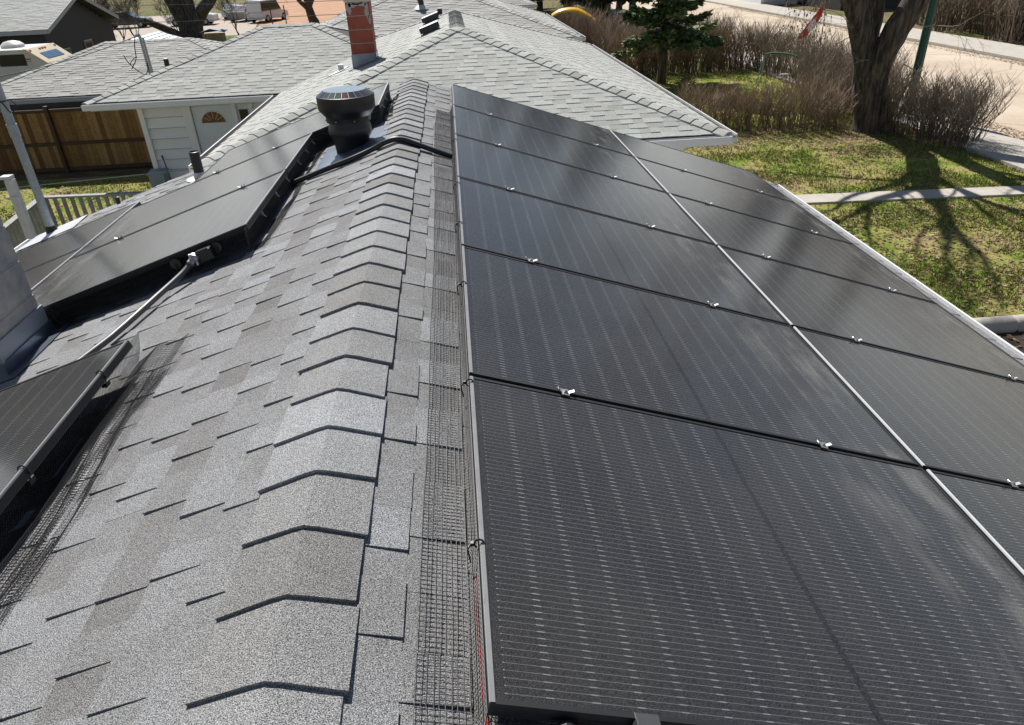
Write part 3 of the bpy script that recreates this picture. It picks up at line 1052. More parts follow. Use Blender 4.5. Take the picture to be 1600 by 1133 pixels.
# ------------------------------------------------------------------ plumbing stacks and chimney on the near roof
def vent_pipe(p, h, r, label, flash=None, mat='black_plastic'):
    p = Vector(p)
    t = thing('vent_pipe', label, 'vent pipe', p)
    m = MB(); m.smooth = True
    n = 20
    m.lathe([(r, -.08), (r, h), (r - .006, h + .002), (r - .008, h - .01), (r - .010, h - .12), (.001, h - .12)], p, n, cap_top=True)
    m.build('pipe', mat, t, p)
    if flash:
        m = MB()
        m.lathe([(r + flash, -flash * .33 + .02), (r + .012, .012), (r + .006, .05), (r + .001, .06)], p, n, cap_top=False)
        m.build('collar', 'white_flash', t, p)
    return t
vent_pipe((-2.235, 6.672, -.748), .262, .050, 'open black plumbing pipe beside the far left solar panels', .09)
vent_pipe((-3.38, 7.22, -1.13), .085, .022, 'short thin black pipe stub at the far left eave of the near roof')

CH = (-2.62, -2.0, 2.56, 3.03)           # block chimney
t = thing('chimney', 'weathered grey block chimney with metal base flashing at the left picture edge', 'chimney', ((CH[0] + CH[1]) / 2, (CH[2] + CH[3]) / 2, -.9))
m = MB()
z = -1.0
cx, cy = (CH[0] + CH[1]) / 2, (CH[2] + CH[3]) / 2
k = 0
while z < .75:
    for half in (0, 1):
        w = (CH[1] - CH[0]) / 2
    m.box((cx + R.uniform(-.002, .002), cy + R.uniform(-.002, .002), z + .098), (CH[1] - CH[0], CH[3] - CH[2], .192), None, .5, .006)
    m.box((cx, cy, z + .198), (CH[1] - CH[0] - .012, CH[3] - CH[2] - .012, .01))
    z += .200
    k += 1
m.build('block_stack', 'concrete_block', t, t.location)
m = MB()
e = .012
zr = hL(CH[1])
zl = hL(CH[0])
# stepped sheet metal around the base
m.prism([(CH[1] + e, CH[2] - e, zr + .03), (CH[1] + e, CH[3] + e, zr + .03), (CH[1] + e, CH[3] + e, zr + .185), (CH[1] + e, CH[2] - e, zr + .185)], (-.008, 0, 0))
m.prism([(CH[0], CH[2] - e, zl), (CH[1] + e - .009, CH[2] - e, zr), (CH[1] + e - .009, CH[2] - e, zr + .185), (CH[0], CH[2] - e, zl + .185)], (0, .008, 0))
m.prism([(CH[0], CH[3] + e, zl), (CH[1] + e - .009, CH[3] + e, zr), (CH[1] + e - .009, CH[3] + e, zr + .185), (CH[0], CH[3] + e, zl + .185)], (0, -.008, 0))
m.box((CH[1] + .006, CH[2] - .006, zr + .07), (.030, .030, .24), None, .5, .004)
m.build('counter_flashing', 'grey_trim', t, t.location)
m = MB()
e = .022
m.prism([(CH[1] + e, CH[2] - e, zr), (CH[1] + e, CH[3] + e, zr), (CH[1] + e, CH[3] + e, zr + .085), (CH[1] + e, CH[2] - e, zr + .085)], (-.008, 0, 0))
m.prism([(CH[0], CH[2] - e, zl), (CH[1] + e - .009, CH[2] - e, zr), (CH[1] + e - .009, CH[2] - e, zr + .085), (CH[0], CH[2] - e, zl + .085)], (0, .008, 0))
for (xa, xb, ya, yb) in ((CH[1], CH[1] + .11, CH[2] - .1, CH[3] + .08), (CH[0], CH[1], CH[2] - .12, CH[2])):
    m.prism([(xa, ya, hL(xa) + .011), (xb, ya, hL(xb) + .011), (xb, yb, hL(xb) + .011), (xa, yb, hL(xa) + .011)], (0, 0, .003))
m.build('base_flashing', 'flash', t, t.location)
m = MB()
m.box((cx, cy, .80), (.70, .55, .06), None, .5, .01)
m.build('crown', 'stone', t, t.location)

# steel mast at the far left corner, with wires
B = Vector((-4.16, 7.16, -1.39))
t = thing('service_mast', 'leaning view of a grey steel service mast at the left eave of the near roof', 'mast', B)
t['label'] = 'grey steel service mast with insulators standing at the left eave of the near roof'
m = MB(); m.smooth = True
m.tube([B + Vector((0, 0, -.1)), B + Vector((0, 0, .9)), B + Vector((0, 0, 1.62))], .043, 16)
m.build('pipe', 'galv', t, B)
m = MB(); m.smooth = True
m.tube([B + Vector((0, 0, 1.05)), B + Vector((0, 0, 1.18))], .050, 16)
m.build('coupling', 'galv', t, B)
m = MB(); m.smooth = True
m.tube([B + Vector((0, 0, 1.62)), B + Vector((0, 0, 1.70)), B + Vector((-.05, -.05, 1.76)), B + Vector((-.12, -.10, 1.72))], [.043, .055, .06, .04], 12)
m.build('weatherhead', 'blue_paint', t, B)
m = MB(); m.smooth = True
m.lathe([(.065, 0.0), (.060, .06), (.047, .085)], B, 16, cap_top=False)
m.build('boot', 'black_rubber', t, B)
m = MB()
m.prism([(-4.42, 6.78, hL(-4.42) + .014), (-3.72, 6.78, hL(-3.72) + .014), (-3.80, 7.32, hL(-3.8) + .014), (-4.42, 7.32, hL(-4.42) + .014)], (0, 0, .004))
m.build('flashing', 'white_flash', t, B)
m = MB()
m.tube([B + Vector((-.02, -.05, 1.45)), B + Vector((.05, -.1, 1.40)), B + Vector((.09, -.09, 1.30))], .006, 6)
m.tube([B + Vector((.0, -.05, 1.40)), B + Vector((.10, -.04, 1.42)), B + Vector((.14, -.02, 1.36)), B + Vector((.08, -.03, 1.30))], .006, 6)
m.build('wire_loop', 'black_rubber', t, B)

def cable(name, a, b, sag, r, label, mat='black_rubber', n=24, group=None):
    a, b = Vector(a), Vector(b)
    m = MB()
    m.tube([a.lerp(b, i / n) - Vector((0, 0, sag * 4 * (i / n) * (1 - i / n))) for i in range(n + 1)], r, 5)
    o = m.build(name, mat, None, a)
    tag(o, label, 'cable', group)
    return o
# ------------------------------------------------------------------ hip roofs of the other houses
def hip_roof(th, xl, xr, y0, y1, ze, mat, capmat, seed, faces='NLR', caps=True, wmin=.14, wmax=.32, name='roof', lo=.006, hi=.0115, E=.143):
    o = th.location
    w, l = xr - xl, y1 - y0
    h = min(w, l) / 2
    zt = ze + h * SL
    if w <= l:
        A, Bq = Vector(((xl + xr) / 2, y0 + h, zt)), Vector(((xl + xr) / 2, y1 - h, zt))
    else:
        A, Bq = Vector((xl + h, (y0 + y1) / 2, zt)), Vector((xr - h, (y0 + y1) / 2, zt))
    c = [Vector((xl, y0, ze)), Vector((xr, y0, ze)), Vector((xr, y1, ze)), Vector((xl, y1, ze))]
    dz = Vector((0, 0, -.006))
    m = MB()
    base = [p + dz for p in c]
    low = [p + Vector((0, 0, -.16)) for p in c]
    V = base + [A + dz, Bq + dz] + low
    if w <= l:
        F = [(0, 1, 4), (1, 2, 5, 4), (2, 3, 5), (3, 0, 4, 5)]
    else:
        F = [(0, 1, 5, 4), (1, 2, 5), (2, 3, 4, 5), (3, 0, 4)]
    F += [(0, 6, 7, 1), (1, 7, 8, 2), (2, 8, 9, 3), (3, 9, 6, 0), (9, 8, 7, 6)]
    m.add(V, F)
    deck = m.build(name, 'deck', th, o)
    m = MB()
    def fc(O, sd, td, pts):
        sd, td = Vector(sd), Vector(td)
        P = [((p - O).dot(sd), (p - O).dot(td)) for p in pts]
        shingle_face(m, O, sd, td, P, E, 0.0, seed, wmin, wmax, lo, hi)
    nf = [c[0], c[1], A] if w <= l else [c[0], c[1], Bq, A]
    rf = [c[1], c[2], Bq, A] if w <= l else [c[1], c[2], Bq]
    bf = [c[2], c[3], Bq] if w <= l else [c[2], c[3], A, Bq]
    lf = [c[3], c[0], A, Bq] if w <= l else [c[3], c[0], A]
    if 'N' in faces: fc(c[0], (1, 0, 0), (0, CT, ST), nf)
    if 'R' in faces: fc(c[1], (0, 1, 0), (-CT, 0, ST), rf)
    if 'B' in faces: fc(c[2], (-1, 0, 0), (0, -CT, ST), bf)
    if 'L' in faces: fc(c[3], (0, -1, 0), (CT, 0, ST), lf)
    m.build('shingle', mat, deck, o)
    if caps:
        m = MB()
        nN, nR_, nB, nL_ = Vector((0, -ST, CT)), Vector((ST, 0, CT)), Vector((0, ST, CT)), Vector((-ST, 0, CT))
        def cap(a, b, n1, n2, s):
            ax = (b - a).normalized()
            def d(n):
                q = n.cross(ax).normalized()
                return q if q.dot(Vector((n.x, n.y, 0))) > 0 else -q
            ridge_caps(m, a, b, d(n1), d(n2), .15, .15, .2, .004, .016, s, .012)
        if w <= l:
            cap(c[0], A, nL_, nN, seed + 1); cap(c[1], A, nN, nR_, seed + 2)
            cap(c[2], Bq, nR_, nB, seed + 3); cap(c[3], Bq, nB, nL_, seed + 4)
            cap(A, Bq, nL_, nR_, seed + 5)
        else:
            cap(c[0], A, nL_, nN, seed + 1); cap(c[1], Bq, nN, nR_, seed + 2)
            cap(c[2], Bq, nR_, nB, seed + 3); cap(c[3], A, nB, nL_, seed + 4)
            cap(A, Bq, nN, nB, seed + 5)
        m.build('ridge_cap', capmat, deck, o)
    return deck

def gutters(th, segs, mat='white_trim'):
    for a, b, out in segs:
        m = MB()
        gutter(m, a, b, out, .13, .12)
        g_ = m.build('gutter', mat, th, th.location)
        m = MB(); a_, b_, o_ = Vector(a), Vector(b), Vector(out).normalized()
        m.prism([a_ + o_ * .008 + Vector((0, 0, -.045)), b_ + o_ * .008 + Vector((0, 0, -.045)), b_ + o_ * .121 + Vector((0, 0, -.045)), a_ + o_ * .121 + Vector((0, 0, -.045))], (0, 0, .012))
        m.build('trough_shade', 'soil', g_, th.location)  # added dark strip: shade inside the trough, painted in the soil colour

def lap_wall(mb, a, b, z0, z1, out, pitch=.20, t=.022):
    """lap siding between a and b (xy), from z0 up to z1"""
    a, b, out = Vector((a[0], a[1], 0)), Vector((b[0], b[1], 0)), Vector((out[0], out[1], 0)).normalized()
    z = z0
    while z < z1 - .01:
        e = min(z + pitch, z1)
        p = [a + Vector((0, 0, z)) + out * t, a + Vector((0, 0, e)) - out * .02, a + Vector((0, 0, e)) - out * .06, a + Vector((0, 0, z)) - out * .06]
        mb.prism(p, b - a, .45 + .4 * R.random())
        mb.prism([a + Vector((0, 0, z)) + out * (t + .002), a + Vector((0, 0, z + .016)) + out * (t - .001), a + Vector((0, 0, z + .016)) + out * (t - .02), a + Vector((0, 0, z)) + out * (t - .02)], b - a, 0.0)  # dark strip: shadow line under each lap painted on its lower edge
        z += pitch

# ---- next house
nb = thing('house', 'white sided house with pale shingled hip roof and red chimney behind the near roof', 'house', (.6, 16, G))
nx = (-3.4, 4.55, 9.98, 22.2, -1.4)
main = hip_roof(nb, *nx, 'shingle_light', 'cap_light' if 'cap_light' in M else 'shingle_light', 101)
wing = hip_roof(nb, -7.62, .35, 16.05, 22.75, -1.4, 'shingle_light', 'shingle_light', 131, 'NL')
gutters(nb, [((-3.42, 9.97, -1.415), (4.57, 9.97, -1.415), (0, -1, 0)), ((4.56, 9.98, -1.415), (4.56, 22.2, -1.415), (1, 0, 0)),
             ((-3.41, 15.9, -1.415), (-3.41, 9.98, -1.415), (-1, 0, 0)), ((-7.64, 16.04, -1.415), (-3.56, 16.04, -1.415), (0, -1, 0))])
m = MB()
m.box((.575, 16.1, (G - 1.55) / 2), (6.95, 11.2, -1.55 - G))
m.build('wall', 'siding', nb, nb.location)
m = MB()
m.box((.575, 10.26, -1.567), (7.9, .5, .012)); m.box((-5.5, 16.28, -1.567), (4.1, .42, .012)); m.box((4.32, 16.1, -1.567), (.42, 11.1, .012)); m.box((-3.17, 13.2, -1.567), (.42, 5.3, .012))
m.build('soffit', 'white_trim', nb, nb.location)
m = MB()
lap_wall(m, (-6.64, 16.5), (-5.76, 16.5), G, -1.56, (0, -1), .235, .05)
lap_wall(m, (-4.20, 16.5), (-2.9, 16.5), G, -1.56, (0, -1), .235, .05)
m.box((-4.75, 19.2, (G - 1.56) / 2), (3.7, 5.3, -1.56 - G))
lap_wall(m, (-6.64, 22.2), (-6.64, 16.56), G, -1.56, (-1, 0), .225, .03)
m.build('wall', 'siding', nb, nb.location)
m = MB()
m.box((-6.66, 16.46, (G - 1.56) / 2), (.11, .11, -1.56 - G))
m.build('corner_board', 'white_trim', nb, nb.location)
d0 = MB()
for x, w in ((-5.66, .18), (-4.60, .09), (-4.22, .09)):
    d0.box((x, 16.49, (G + .3 - 1.58) / 2), (w, .10, -1.58 - G - .3))
d0.box((-4.93, 16.50, -1.60), (1.6, .08, .05))
door = MB()
door.box((-5.10, 16.53, -2.68), (.92, .045, 2.06), None, .5, .008)
for zz in (-2.55, -3.15):
    for xx in (-5.32, -4.88):
        door.box((xx, 16.505, zz), (.28, .02, .42), None, .5, .006)
dr = door.build('door', 'white_door', nb, nb.location)
fr = d0.build('door_frame', 'white_trim', nb, nb.location)
m = MB()
arc = [Vector((-5.12 + .27 * math.cos(a), 16.500, -2.03 + .25 * math.sin(a))) for a in [math.pi * k / 16 for k in range(17)]]
m.prism(arc, (0, .012, 0))
m.build('arched_window', 'amber_glass', dr, nb.location)
m = MB()
m.tube([(-5.12 + .28 * math.cos(a), 16.497, -2.03 + .26 * math.sin(a)) for a in [math.pi * k / 16 for k in range(17)]], .014, 6)
m.tube([(-5.41, 16.497, -2.035), (-4.83, 16.497, -2.035)], .014, 6)
for a_ in (.6, 1.05, 1.57, 2.09, 2.54):
    m.tube([(-5.12 + .09 * math.cos(a_), 16.498, -2.03 + .085 * math.sin(a_)), (-5.12 + .27 * math.cos(a_), 16.498, -2.03 + .25 * math.sin(a_))], .004, 4)
m.build('window_trim', 'white_trim', dr, nb.location)
m = MB()
m.box((-4.72, 16.49, -2.75), (.05, .04, .05), None, .5, .008)
m.build('handle', 'galv', dr, nb.location)
m = MB(); m.box((-4.41, 16.53, -2.35), (.30, .04, 1.4))
sl = m.build('sidelight', 'white_door', nb, nb.location)
m = MB(); m.box((-4.41, 16.502, -2.10), (.19, .02, .66))
m.build('pane', 'glass_dark', sl, nb.location)
m = MB(); m.box((-3.98, 16.40, -1.90), (.12, .12, .16), None, .5, .02); m.box((-3.98, 16.46, -1.80), (.08, .06, .06))
m.build('porch_lamp', 'black_metal', nb, nb.location)

# red block chimney on that roof
cx0, cx1, cy0, cy1 = -1.50, -1.05, 14.26, 14.70
t = thing('chimney', 'red block chimney with grey patched top on the pale roof behind the black vent', 'chimney', ((cx0 + cx1) / 2, (cy0 + cy1) / 2, -.7))
m = MB(); mo = MB()
z = -.78; k = 0
while z < .32:
    h = .238
    m.box(((cx0 + cx1) / 2, (cy0 + cy1) / 2, z + h / 2), (cx1 - cx0, cy1 - cy0, h - .012), None, .5, .004)
    mo.box(((cx0 + cx1) / 2, (cy0 + cy1) / 2, z + h), (cx1 - cx0 - .010, cy1 - cy0 - .010, .014))
    z += h; k += 1
ztop = z
m.build('block_stack', 'brick_red', t, t.location)
# smeared mortar on the top block
def patch(cx, cz, w, hh, sd):
    r_ = random.Random(sd)
    n = 13
    pl = []
    for i in range(n):
        a = 6.283 * i / n
        k = r_.uniform(.65, 1.1)
        pl.append((min(cx1 - .004, max(cx0 + .004, cx + math.cos(a) * w * k)), cy0 - .001, min(ztop - .01, cz + math.sin(a) * hh * k)))
    mo.prism(pl, (0, -.004, 0))
for q in ((-1.44, ztop - .10, .055, .13, 1), (-1.36, ztop - .05, .10, .05, 2), (-1.11, ztop - .14, .05, .18, 3), (-1.17, ztop - .04, .09, .045, 4), (-1.28, ztop - .02, .12, .03, 5), (-1.08, ztop - .30, .025, .10, 6)):
    patch(*q)
mo.build('mortar', 'mortar', t, t.location)
m = MB()
m.box(((cx0 + cx1) / 2, (cy0 + cy1) / 2, ztop + .025), (.49, .48, .05), None, .5, .012)
m.build('crown', 'stone', t, t.location)
m = MB()
m.tube([((cx0 + cx1) / 2, (cy0 + cy1) / 2, ztop), ((cx0 + cx1) / 2, (cy0 + cy1) / 2, ztop + .22)], .14, 16)
m.build('flue', 'flash', t, t.location)
m = MB()
def nz(x): return -1.4 + (x + 3.4) * SL
for (y, s) in ((cy0, -1), (cy1, 1)):
    m.prism([(cx0 - .012, y + s * .012, nz(cx0) - .02), (cx1 + .012, y + s * .012, nz(cx1) - .02), (cx1 + .012, y + s * .012, nz(cx1) + .14), (cx0 - .012, y + s * .012, nz(cx1) + .12)], (0, -s * .01, 0))
for (x, s) in ((cx0, -1), (cx1, 1)):
    m.prism([(x + s * .012, cy0 - .012, nz(x) - .02), (x + s * .012, cy1 + .012, nz(x) - .02), (x + s * .012, cy1 + .012, nz(x) + .14), (x + s * .012, cy0 - .012, nz(x) + .14)], (-s * .01, 0, 0))
m.prism([(cx0 - .1, cy0 - .12, nz(cx0 - .1) + .018), (cx1 + .1, cy0 - .12, nz(cx1 + .1) + .018), (cx1 + .1, cy1 + .12, nz(cx1 + .1) + .018), (cx0 - .1, cy1 + .12, nz(cx0 - .1) + .018)], (0, 0, .004))
m.build('flashing', 'flash', t, t.location)
# pale flashing patch left of the chimney
m = MB()
p = [(-2.15, 14.9), (-1.82, 14.95), (-1.72, 15.35), (-1.95, 15.45)]
m.prism([(x, y, nz(x) + .016) for x, y in p], (0, 0, .006))
m.tube([(-1.88, 15.2, nz(-1.88)), (-1.88, 15.2, nz(-1.88) + .12)], .06, 12)
o = m.build('roof_flashing', 'white_flash', None, (-1.9, 15.2, nz(-1.9)))
tag(o, 'bright metal flashing patch on the pale roof left of the red chimney', 'flashing')

def box_vent(x, y, label, group):
    z = nz(x)
    t = thing('box_vent', label, 'roof vent', (x, y, z), group)
    rot = Matrix(((CT, 0, -ST), (0, 1, 0), (ST, 0, CT)))
    P = Vector((x, y, z))
    m = MB(); m.box(P + rot @ Vector((0, 0, .06)), (.34, .34, .13), rot, .5, .01)
    m.build('vent_body', 'black_plastic', t, P)
    m = MB(); m.box(P + rot @ Vector((0, 0, .135)), (.42, .40, .018), rot, .5, .004)
    m.box(P + rot @ Vector((0, -.19, .09)), (.42, .012, .09), rot)
    m.build('hood', 'black_metal', t, P)
    m = MB(); m.box(P + rot @ Vector((0, 0, .1465)), (.40, .37, .004), rot)
    m.build('hood_glare', 'white_flash', t, P)  # pale plate painting the glare on top of the black hood
    m = MB(); m.box(P + rot @ Vector((-.05, 0, .012)), (.60, .56, .006), rot)
    m.build('flange', 'shingle_light', t, P)
box_vent(.05, 15.25, 'nearer low black box vent on the pale roof beside its short ridge', 'box vents on the pale roof')
box_vent(.02, 17.95, 'farther low black box vent on the pale roof beside its short ridge', 'box vents on the pale roof')
def far_pipe(p, h, r, label):
    p = Vector(p)
    t = thing('vent_pipe', label, 'vent pipe', p)
    m = MB(); m.tube([p - Vector((0, 0, .1)), p + Vector((0, 0, h))], r, 12); m.build('pipe', 'black_plastic', t, p)
    m = MB(); m.tube([p + Vector((0, 0, h)), p + Vector((0, 0, h + .02))], r * .92, 12); m.build('rim', 'white_flash', t, p)
    return t
far_pipe((.20, 20.0, -.55), .42, .07, 'short black pipe standing behind the box vents on the pale roof')
far_pipe((-8.40, 23.62, -1.63), .25, .075, 'short black pipe on the garage roof behind the brown fence')

# ---- third and fourth houses
h3 = thing('house', 'grey roofed house beyond the red chimney, its eave corner by the yellow slide', 'house', (-.3, 29, G))
hip_roof(h3, -5.35, 4.71, 24.32, 34.6, -1.4, 'shingle_far', 'shingle_far', 201, 'NLR', True, .25, .6, 'roof', .007, .016)
gutters(h3, [((-5.37, 24.31, -1.415), (4.73, 24.31, -1.415), (0, -1, 0)), ((4.72, 24.32, -1.415), (4.72, 34.6, -1.415), (1, 0, 0))])
m = MB(); m.box((-.32, 29.4, (G - 1.55) / 2), (9.1, 9.3, -1.55 - G)); m.build('wall', 'beige_wall', h3, h3.location)
m = MB(); m.box((4.55, 24.16, -1.62), (.10, .10, .32)); m.build('downspout', 'white_trim', h3, h3.location)
h4 = thing('house', 'farthest pale roofed house in the row, only its eave corners showing', 'house', (-.1, 46, G))
hip_roof(h4, -5.27, 4.97, 40.5, 52, -1.4, 'shingle_light', 'shingle_light', 231, 'NLR', False, .4, .9, 'roof', .007, .016)
gutters(h4, [((-5.29, 40.49, -1.415), (4.99, 40.49, -1.415), (0, -1, 0)), ((4.98, 40.5, -1.415), (4.98, 52, -1.415), (1, 0, 0))])
m = MB(); m.box((-.15, 46.2, (G - 1.55) / 2), (9.2, 10.4, -1.55 - G)); m.build('wall', 'beige_wall', h4, h4.location)
p3 = Vector((-.50, 27.0, -.50))
t = thing('vent_pipe', 'black pipe elbow with pale flashing on the farther grey roof', 'vent pipe', p3)
m = MB(); m.smooth = True
m.tube([p3 - Vector((0, 0, .1)), p3 + Vector((0, 0, .18)), p3 + Vector((-.05, -.03, .30))], .10, 12); m.build('pipe', 'black_plastic', t, p3)
m = MB(); m.lathe([(.30, -.04), (.20, .04), (.11, .10)], p3, 14, cap_top=False); m.build('collar', 'white_flash', t, p3)

# ---- garage behind the fence
ga = thing('garage', 'low garage with grey shingled hip roof behind the brown board fence', 'garage', (-9.5, 25.5, G))
gx = (-14.24, -4.75, 22.2, 28.92, -2.1)
hip_roof(ga, *gx, 'shingle_far', 'shingle_far', 301, 'NLR', True, .2, .5, 'roof', .007, .016)
gutters(ga, [((-14.26, 22.19, -2.115), (-4.7, 22.19, -2.115), (0, -1, 0))], 'grey_trim')
m = MB(); m.box((-9.5, 25.55, (G - 2.26) / 2), (8.7, 5.9, -2.26 - G)); m.build('wall', 'grey_wall', ga, ga.location)
P = Vector((-8.84, 23.33, -1.72))
t = thing('service_mast', 'grey service mast with looped wires standing on the garage roof', 'mast', P)
m = MB()
m.bar(P + Vector((-.035, 0, -.1)), P + Vector((-.035, 0, 1.02)), .06, .06, up=Vector((0, 1, 0)))
m.bar(P + Vector((.045, 0, -.1)), P + Vector((.045, 0, 1.00)), .05, .05, up=Vector((0, 1, 0)))
m.build('pole', 'galv', t, P)
m = MB(); m.tube([P + Vector((-.035, 0, 1.0)), P + Vector((-.04, -.04, 1.08)), P + Vector((-.14, -.08, 1.05))], [.05, .06, .04], 10); m.build('weatherhead', 'galv', t, P)
m = MB()
m.tube(smooth_path([P + Vector((-.14, -.08, 1.05)), P + Vector((-.22, -.1, .8)), P + Vector((-.28, -.1, .45)), P + Vector((-.42, -.1, .25)), P + Vector((-.5, -.1, .15))]), .014, 5)
m.tube(smooth_path([P + Vector((-.62, -.1, .55)), P + Vector((-.55, -.1, .35)), P + Vector((-.40, -.1, .16)), P + Vector((-.16, -.1, -.02)), P + Vector((-.05, -.05, .10)), P + Vector((-.02, -.03, .3))]), .014, 5)
m.tube(smooth_path([P + Vector((-.5, -.1, .3)), P + Vector((-.38, -.1, .42)), P + Vector((-.25, -.08, .5))]), .012, 5)
m.build('wire_loop', 'black_rubber', t, P)

# ---- brown fence
fn = thing('fence', 'tall brown board fence with dark posts in front of the garage', 'fence', (-10.8, 21.7, G))
m = MB()
x = -15.6
while x < -8.66:
    w = R.uniform(.132, .142)
    m.box((x + w / 2, 21.72 + R.uniform(-.003, .003), (G + .06 - 2.42) / 2), (w - .006, .02, -2.42 - G - .06 + R.uniform(-.004, .004)), None, R.random())
    x += w
m.build('board', 'fence_wood', fn, fn.location)
m = MB()
for z in (-2.40, -3.34, -4.08):
    m.box((-12.1, 21.68, z), (6.95, .045, .09))
m.build('rail', 'fence_dark', fn, fn.location)
for x in (-13.6, -11.42, -8.80):
    m = MB(); m.box((x, 21.65, (G - 2.26) / 2), (.11, .11, -2.26 - G), None, .5, .01); m.build('post', 'fence_dark', fn, fn.location)

# ---- deck rail, white post, box, blue handle
rl = thing('deck_railing', 'weathered grey railing with slats beyond the left eave', 'railing', (-7.6, 14.8, G))
m = MB()
pa, pb, pc = Vector((-8.65, 15.0, -3.10)), Vector((-5.9, 14.85, -3.10)), Vector((-8.35, 12.6, -3.10))
for a, b in ((pa, pb), (pa, pc)):
    m.bar(a, b, .14, .04)
    m.bar(a - Vector((0, 0, .9)), b - Vector((0, 0, .9)), .04, .09)
m.build('rail', 'rail_grey', rl, rl.location)
for a, b, n in ((pa, pb, 15), (pa, pc, 13)):
    for i in range(n):
        p = a.lerp(b, (i + .5) / n)
        m = MB(); m.box(p - Vector((0, 0, .47)), (.075, .035, .90)); m.build('slat', 'rail_grey', rl, rl.location)
m = MB(); m.box(pa - Vector((0, 0, .55)), (.10, .10, 1.12)); m.build('post', 'rail_grey', rl, rl.location)
pw = Vector((-6.0, 9.76, G))
m = MB(); m.box(pw + Vector((0, 0, 1.40)), (.115, .115, 2.82), Matrix.Rotation(.02, 3, 'Y'), .5, .012); m.box(pw + Vector((0, 0, 2.83)), (.14, .14, .04))
m.box(pw + Vector((0, -.06, 2.55)), (.16, .02, .03))
tag(m.build('post', 'post_white', None, pw), 'weathered white wooden post standing left of the steel mast', 'post')
bx = thing('utility_box', 'bluish grey metal box at the corner of the white sided wall', 'utility box', (-6.5, 16.15, G))
m = MB(); m.box((-6.52, 16.1, (G - 2.98) / 2), (.36, .30, -2.98 - G), None, .5, .015); m.build('cabinet', 'grey_box', bx, bx.location)
m = MB(); m.box((-6.52, 16.1, -2.965), (.40, .34, .03), Matrix.Rotation(.12, 3, 'X'), .5, .006); m.build('lid', 'grey_box', bx, bx.location)
m = MB(); m.tube([(-6.28, 16.30, G), (-6.42, 16.36, -2.72)], .016, 8); m.tube([(-6.42, 16.36, -2.74), (-6.43, 16.36, -2.66)], .024, 8)
tag(m.build('broom_handle', 'blue_paint', None, (-6.3, 16.3, G)), 'blue pole leaning on the white siding beside the grey box', 'pole')

# ---- RV
rv = thing('camper', 'aged white and cream camper with brown stripes parked behind the garage', 'camper', (-17.5, 30.3, G))
zr_, y0_, y1_, x0_, x1_ = -1.39, 29.2, 31.4, -21.0, -15.4
def ext(name, prof, mat, ya, yb, par=rv):
    m = MB(); m.prism([(x, ya, z) for x, z in prof], (0, yb - ya, 0)); return m.build(name, mat, par, rv.location)
body = ext('body', [(x0_, zr_), (x1_, zr_), (-14.75, -1.90), (-14.95, -2.35), (-14.95, -3.55), (x0_, -3.55)], 'rv_white', y0_, y1_)
m = MB()
nd = Vector((-14.75 - x1_, 0, -1.90 - zr_)); nn = Vector((-nd.z, 0, nd.x)).normalized()
def nose(s, y): return Vector((x1_, y, zr_)) + nd * s + nn * .006
m.prism([nose(.0, y0_ + .01), nose(.0, y1_ - .01), nose(1.0, y1_ - .01), nose(1.0, y0_ + .01)], nn * .012)
m.prism([nose(-.02, y0_ - .012), nose(.3, y0_ - .012), nose(1.0, y0_ - .012), nose(.45, y0_ - .012) + Vector((-.28, 0, 0)), nose(.02, y0_ - .012) + Vector((-.30, 0, -.02))], (0, .012, 0))
m.build('front_cap', 'rv_cream', rv, rv.location)
m = MB(); m.prism([nose(.38, y0_ + .45) + nn * .018, nose(.38, y1_ - .45) + nn * .018, nose(.78, y1_ - .45) + nn * .018, nose(.78, y0_ + .45) + nn * .018], nn * .01)
m.build('front_window', 'sky_glass', rv, rv.location)
for y in (y0_ + .12, y0_ + .85, y0_ + 1.05, y0_ + 1.25, y1_ - .15):
    m = MB(); m.box(nose(.14, y) + nn * .02, (.07, .10, .05), None, .5, .01); m.build('marker_lamp', 'marker', rv, rv.location)
m = MB(); m.box((-15.98, y0_ - .006, -1.74), (.98, .014, .40), None, .5, .006); w_ = m.build('side_window', 'black_metal', rv, rv.location)
m = MB(); m.box((-15.98, y0_ - .015, -1.74), (.86, .010, .29)); m.build('pane', 'glass_dark', w_, rv.location)
m = MB(); m.box((-18.1, y0_ - .004, -1.72), (5.6, .01, .045)); m.box((-18.1, y0_ - .004, -1.80), (5.6, .01, .02)); m.box((-18.0, y0_ - .004, -2.55), (5.9, .01, .06))
m.build('stripe', 'rv_stripe', rv, rv.location)
m = MB(); m.smooth = True
m.lathe([(.42, -.02), (.40, .10), (.28, .20), (.10, .24), (.0, .245)], (-16.4, 30.35, zr_), 20, cap_top=False); m.build('roof_vent', 'rv_white', rv, rv.location)
m = MB()
m.tube([(-17.2, y0_ - .08, -1.5), (-17.0, y0_ - .08, -2.6)], .035, 6); m.tube([(-17.0, y0_ - .08, -2.6), (-16.9, y0_ - .08, -3.5)], .035, 6); m.build('awning_arm', 'alu', rv, rv.location)
for x in (-16.2, -19.6):
    for y in (y0_ + .15, y1_ - .15):
        m = MB(); m.tube([(x, y - .12, G + .38), (x, y + .12, G + .38)], .38, 18); wl = m.build('wheel', 'tyre', rv, rv.location)
        m = MB(); m.tube([(x, y - .13, G + .38), (x, y - .121, G + .38)], .2, 14); m.build('rim', 'alu', wl, rv.location)
c = Vector((-14.15, 30.6, -2.95))
t = thing('satellite_dish', 'small white dish above the garage roof in front of the dark house', 'dish', (c.x, c.y, G))
m = MB(); m.tube([(c.x, c.y, G), (c.x, c.y, c.z + .6)], .03, 8); m.build('pole', 'galv', t, t.location)
m = MB(); m.smooth = True
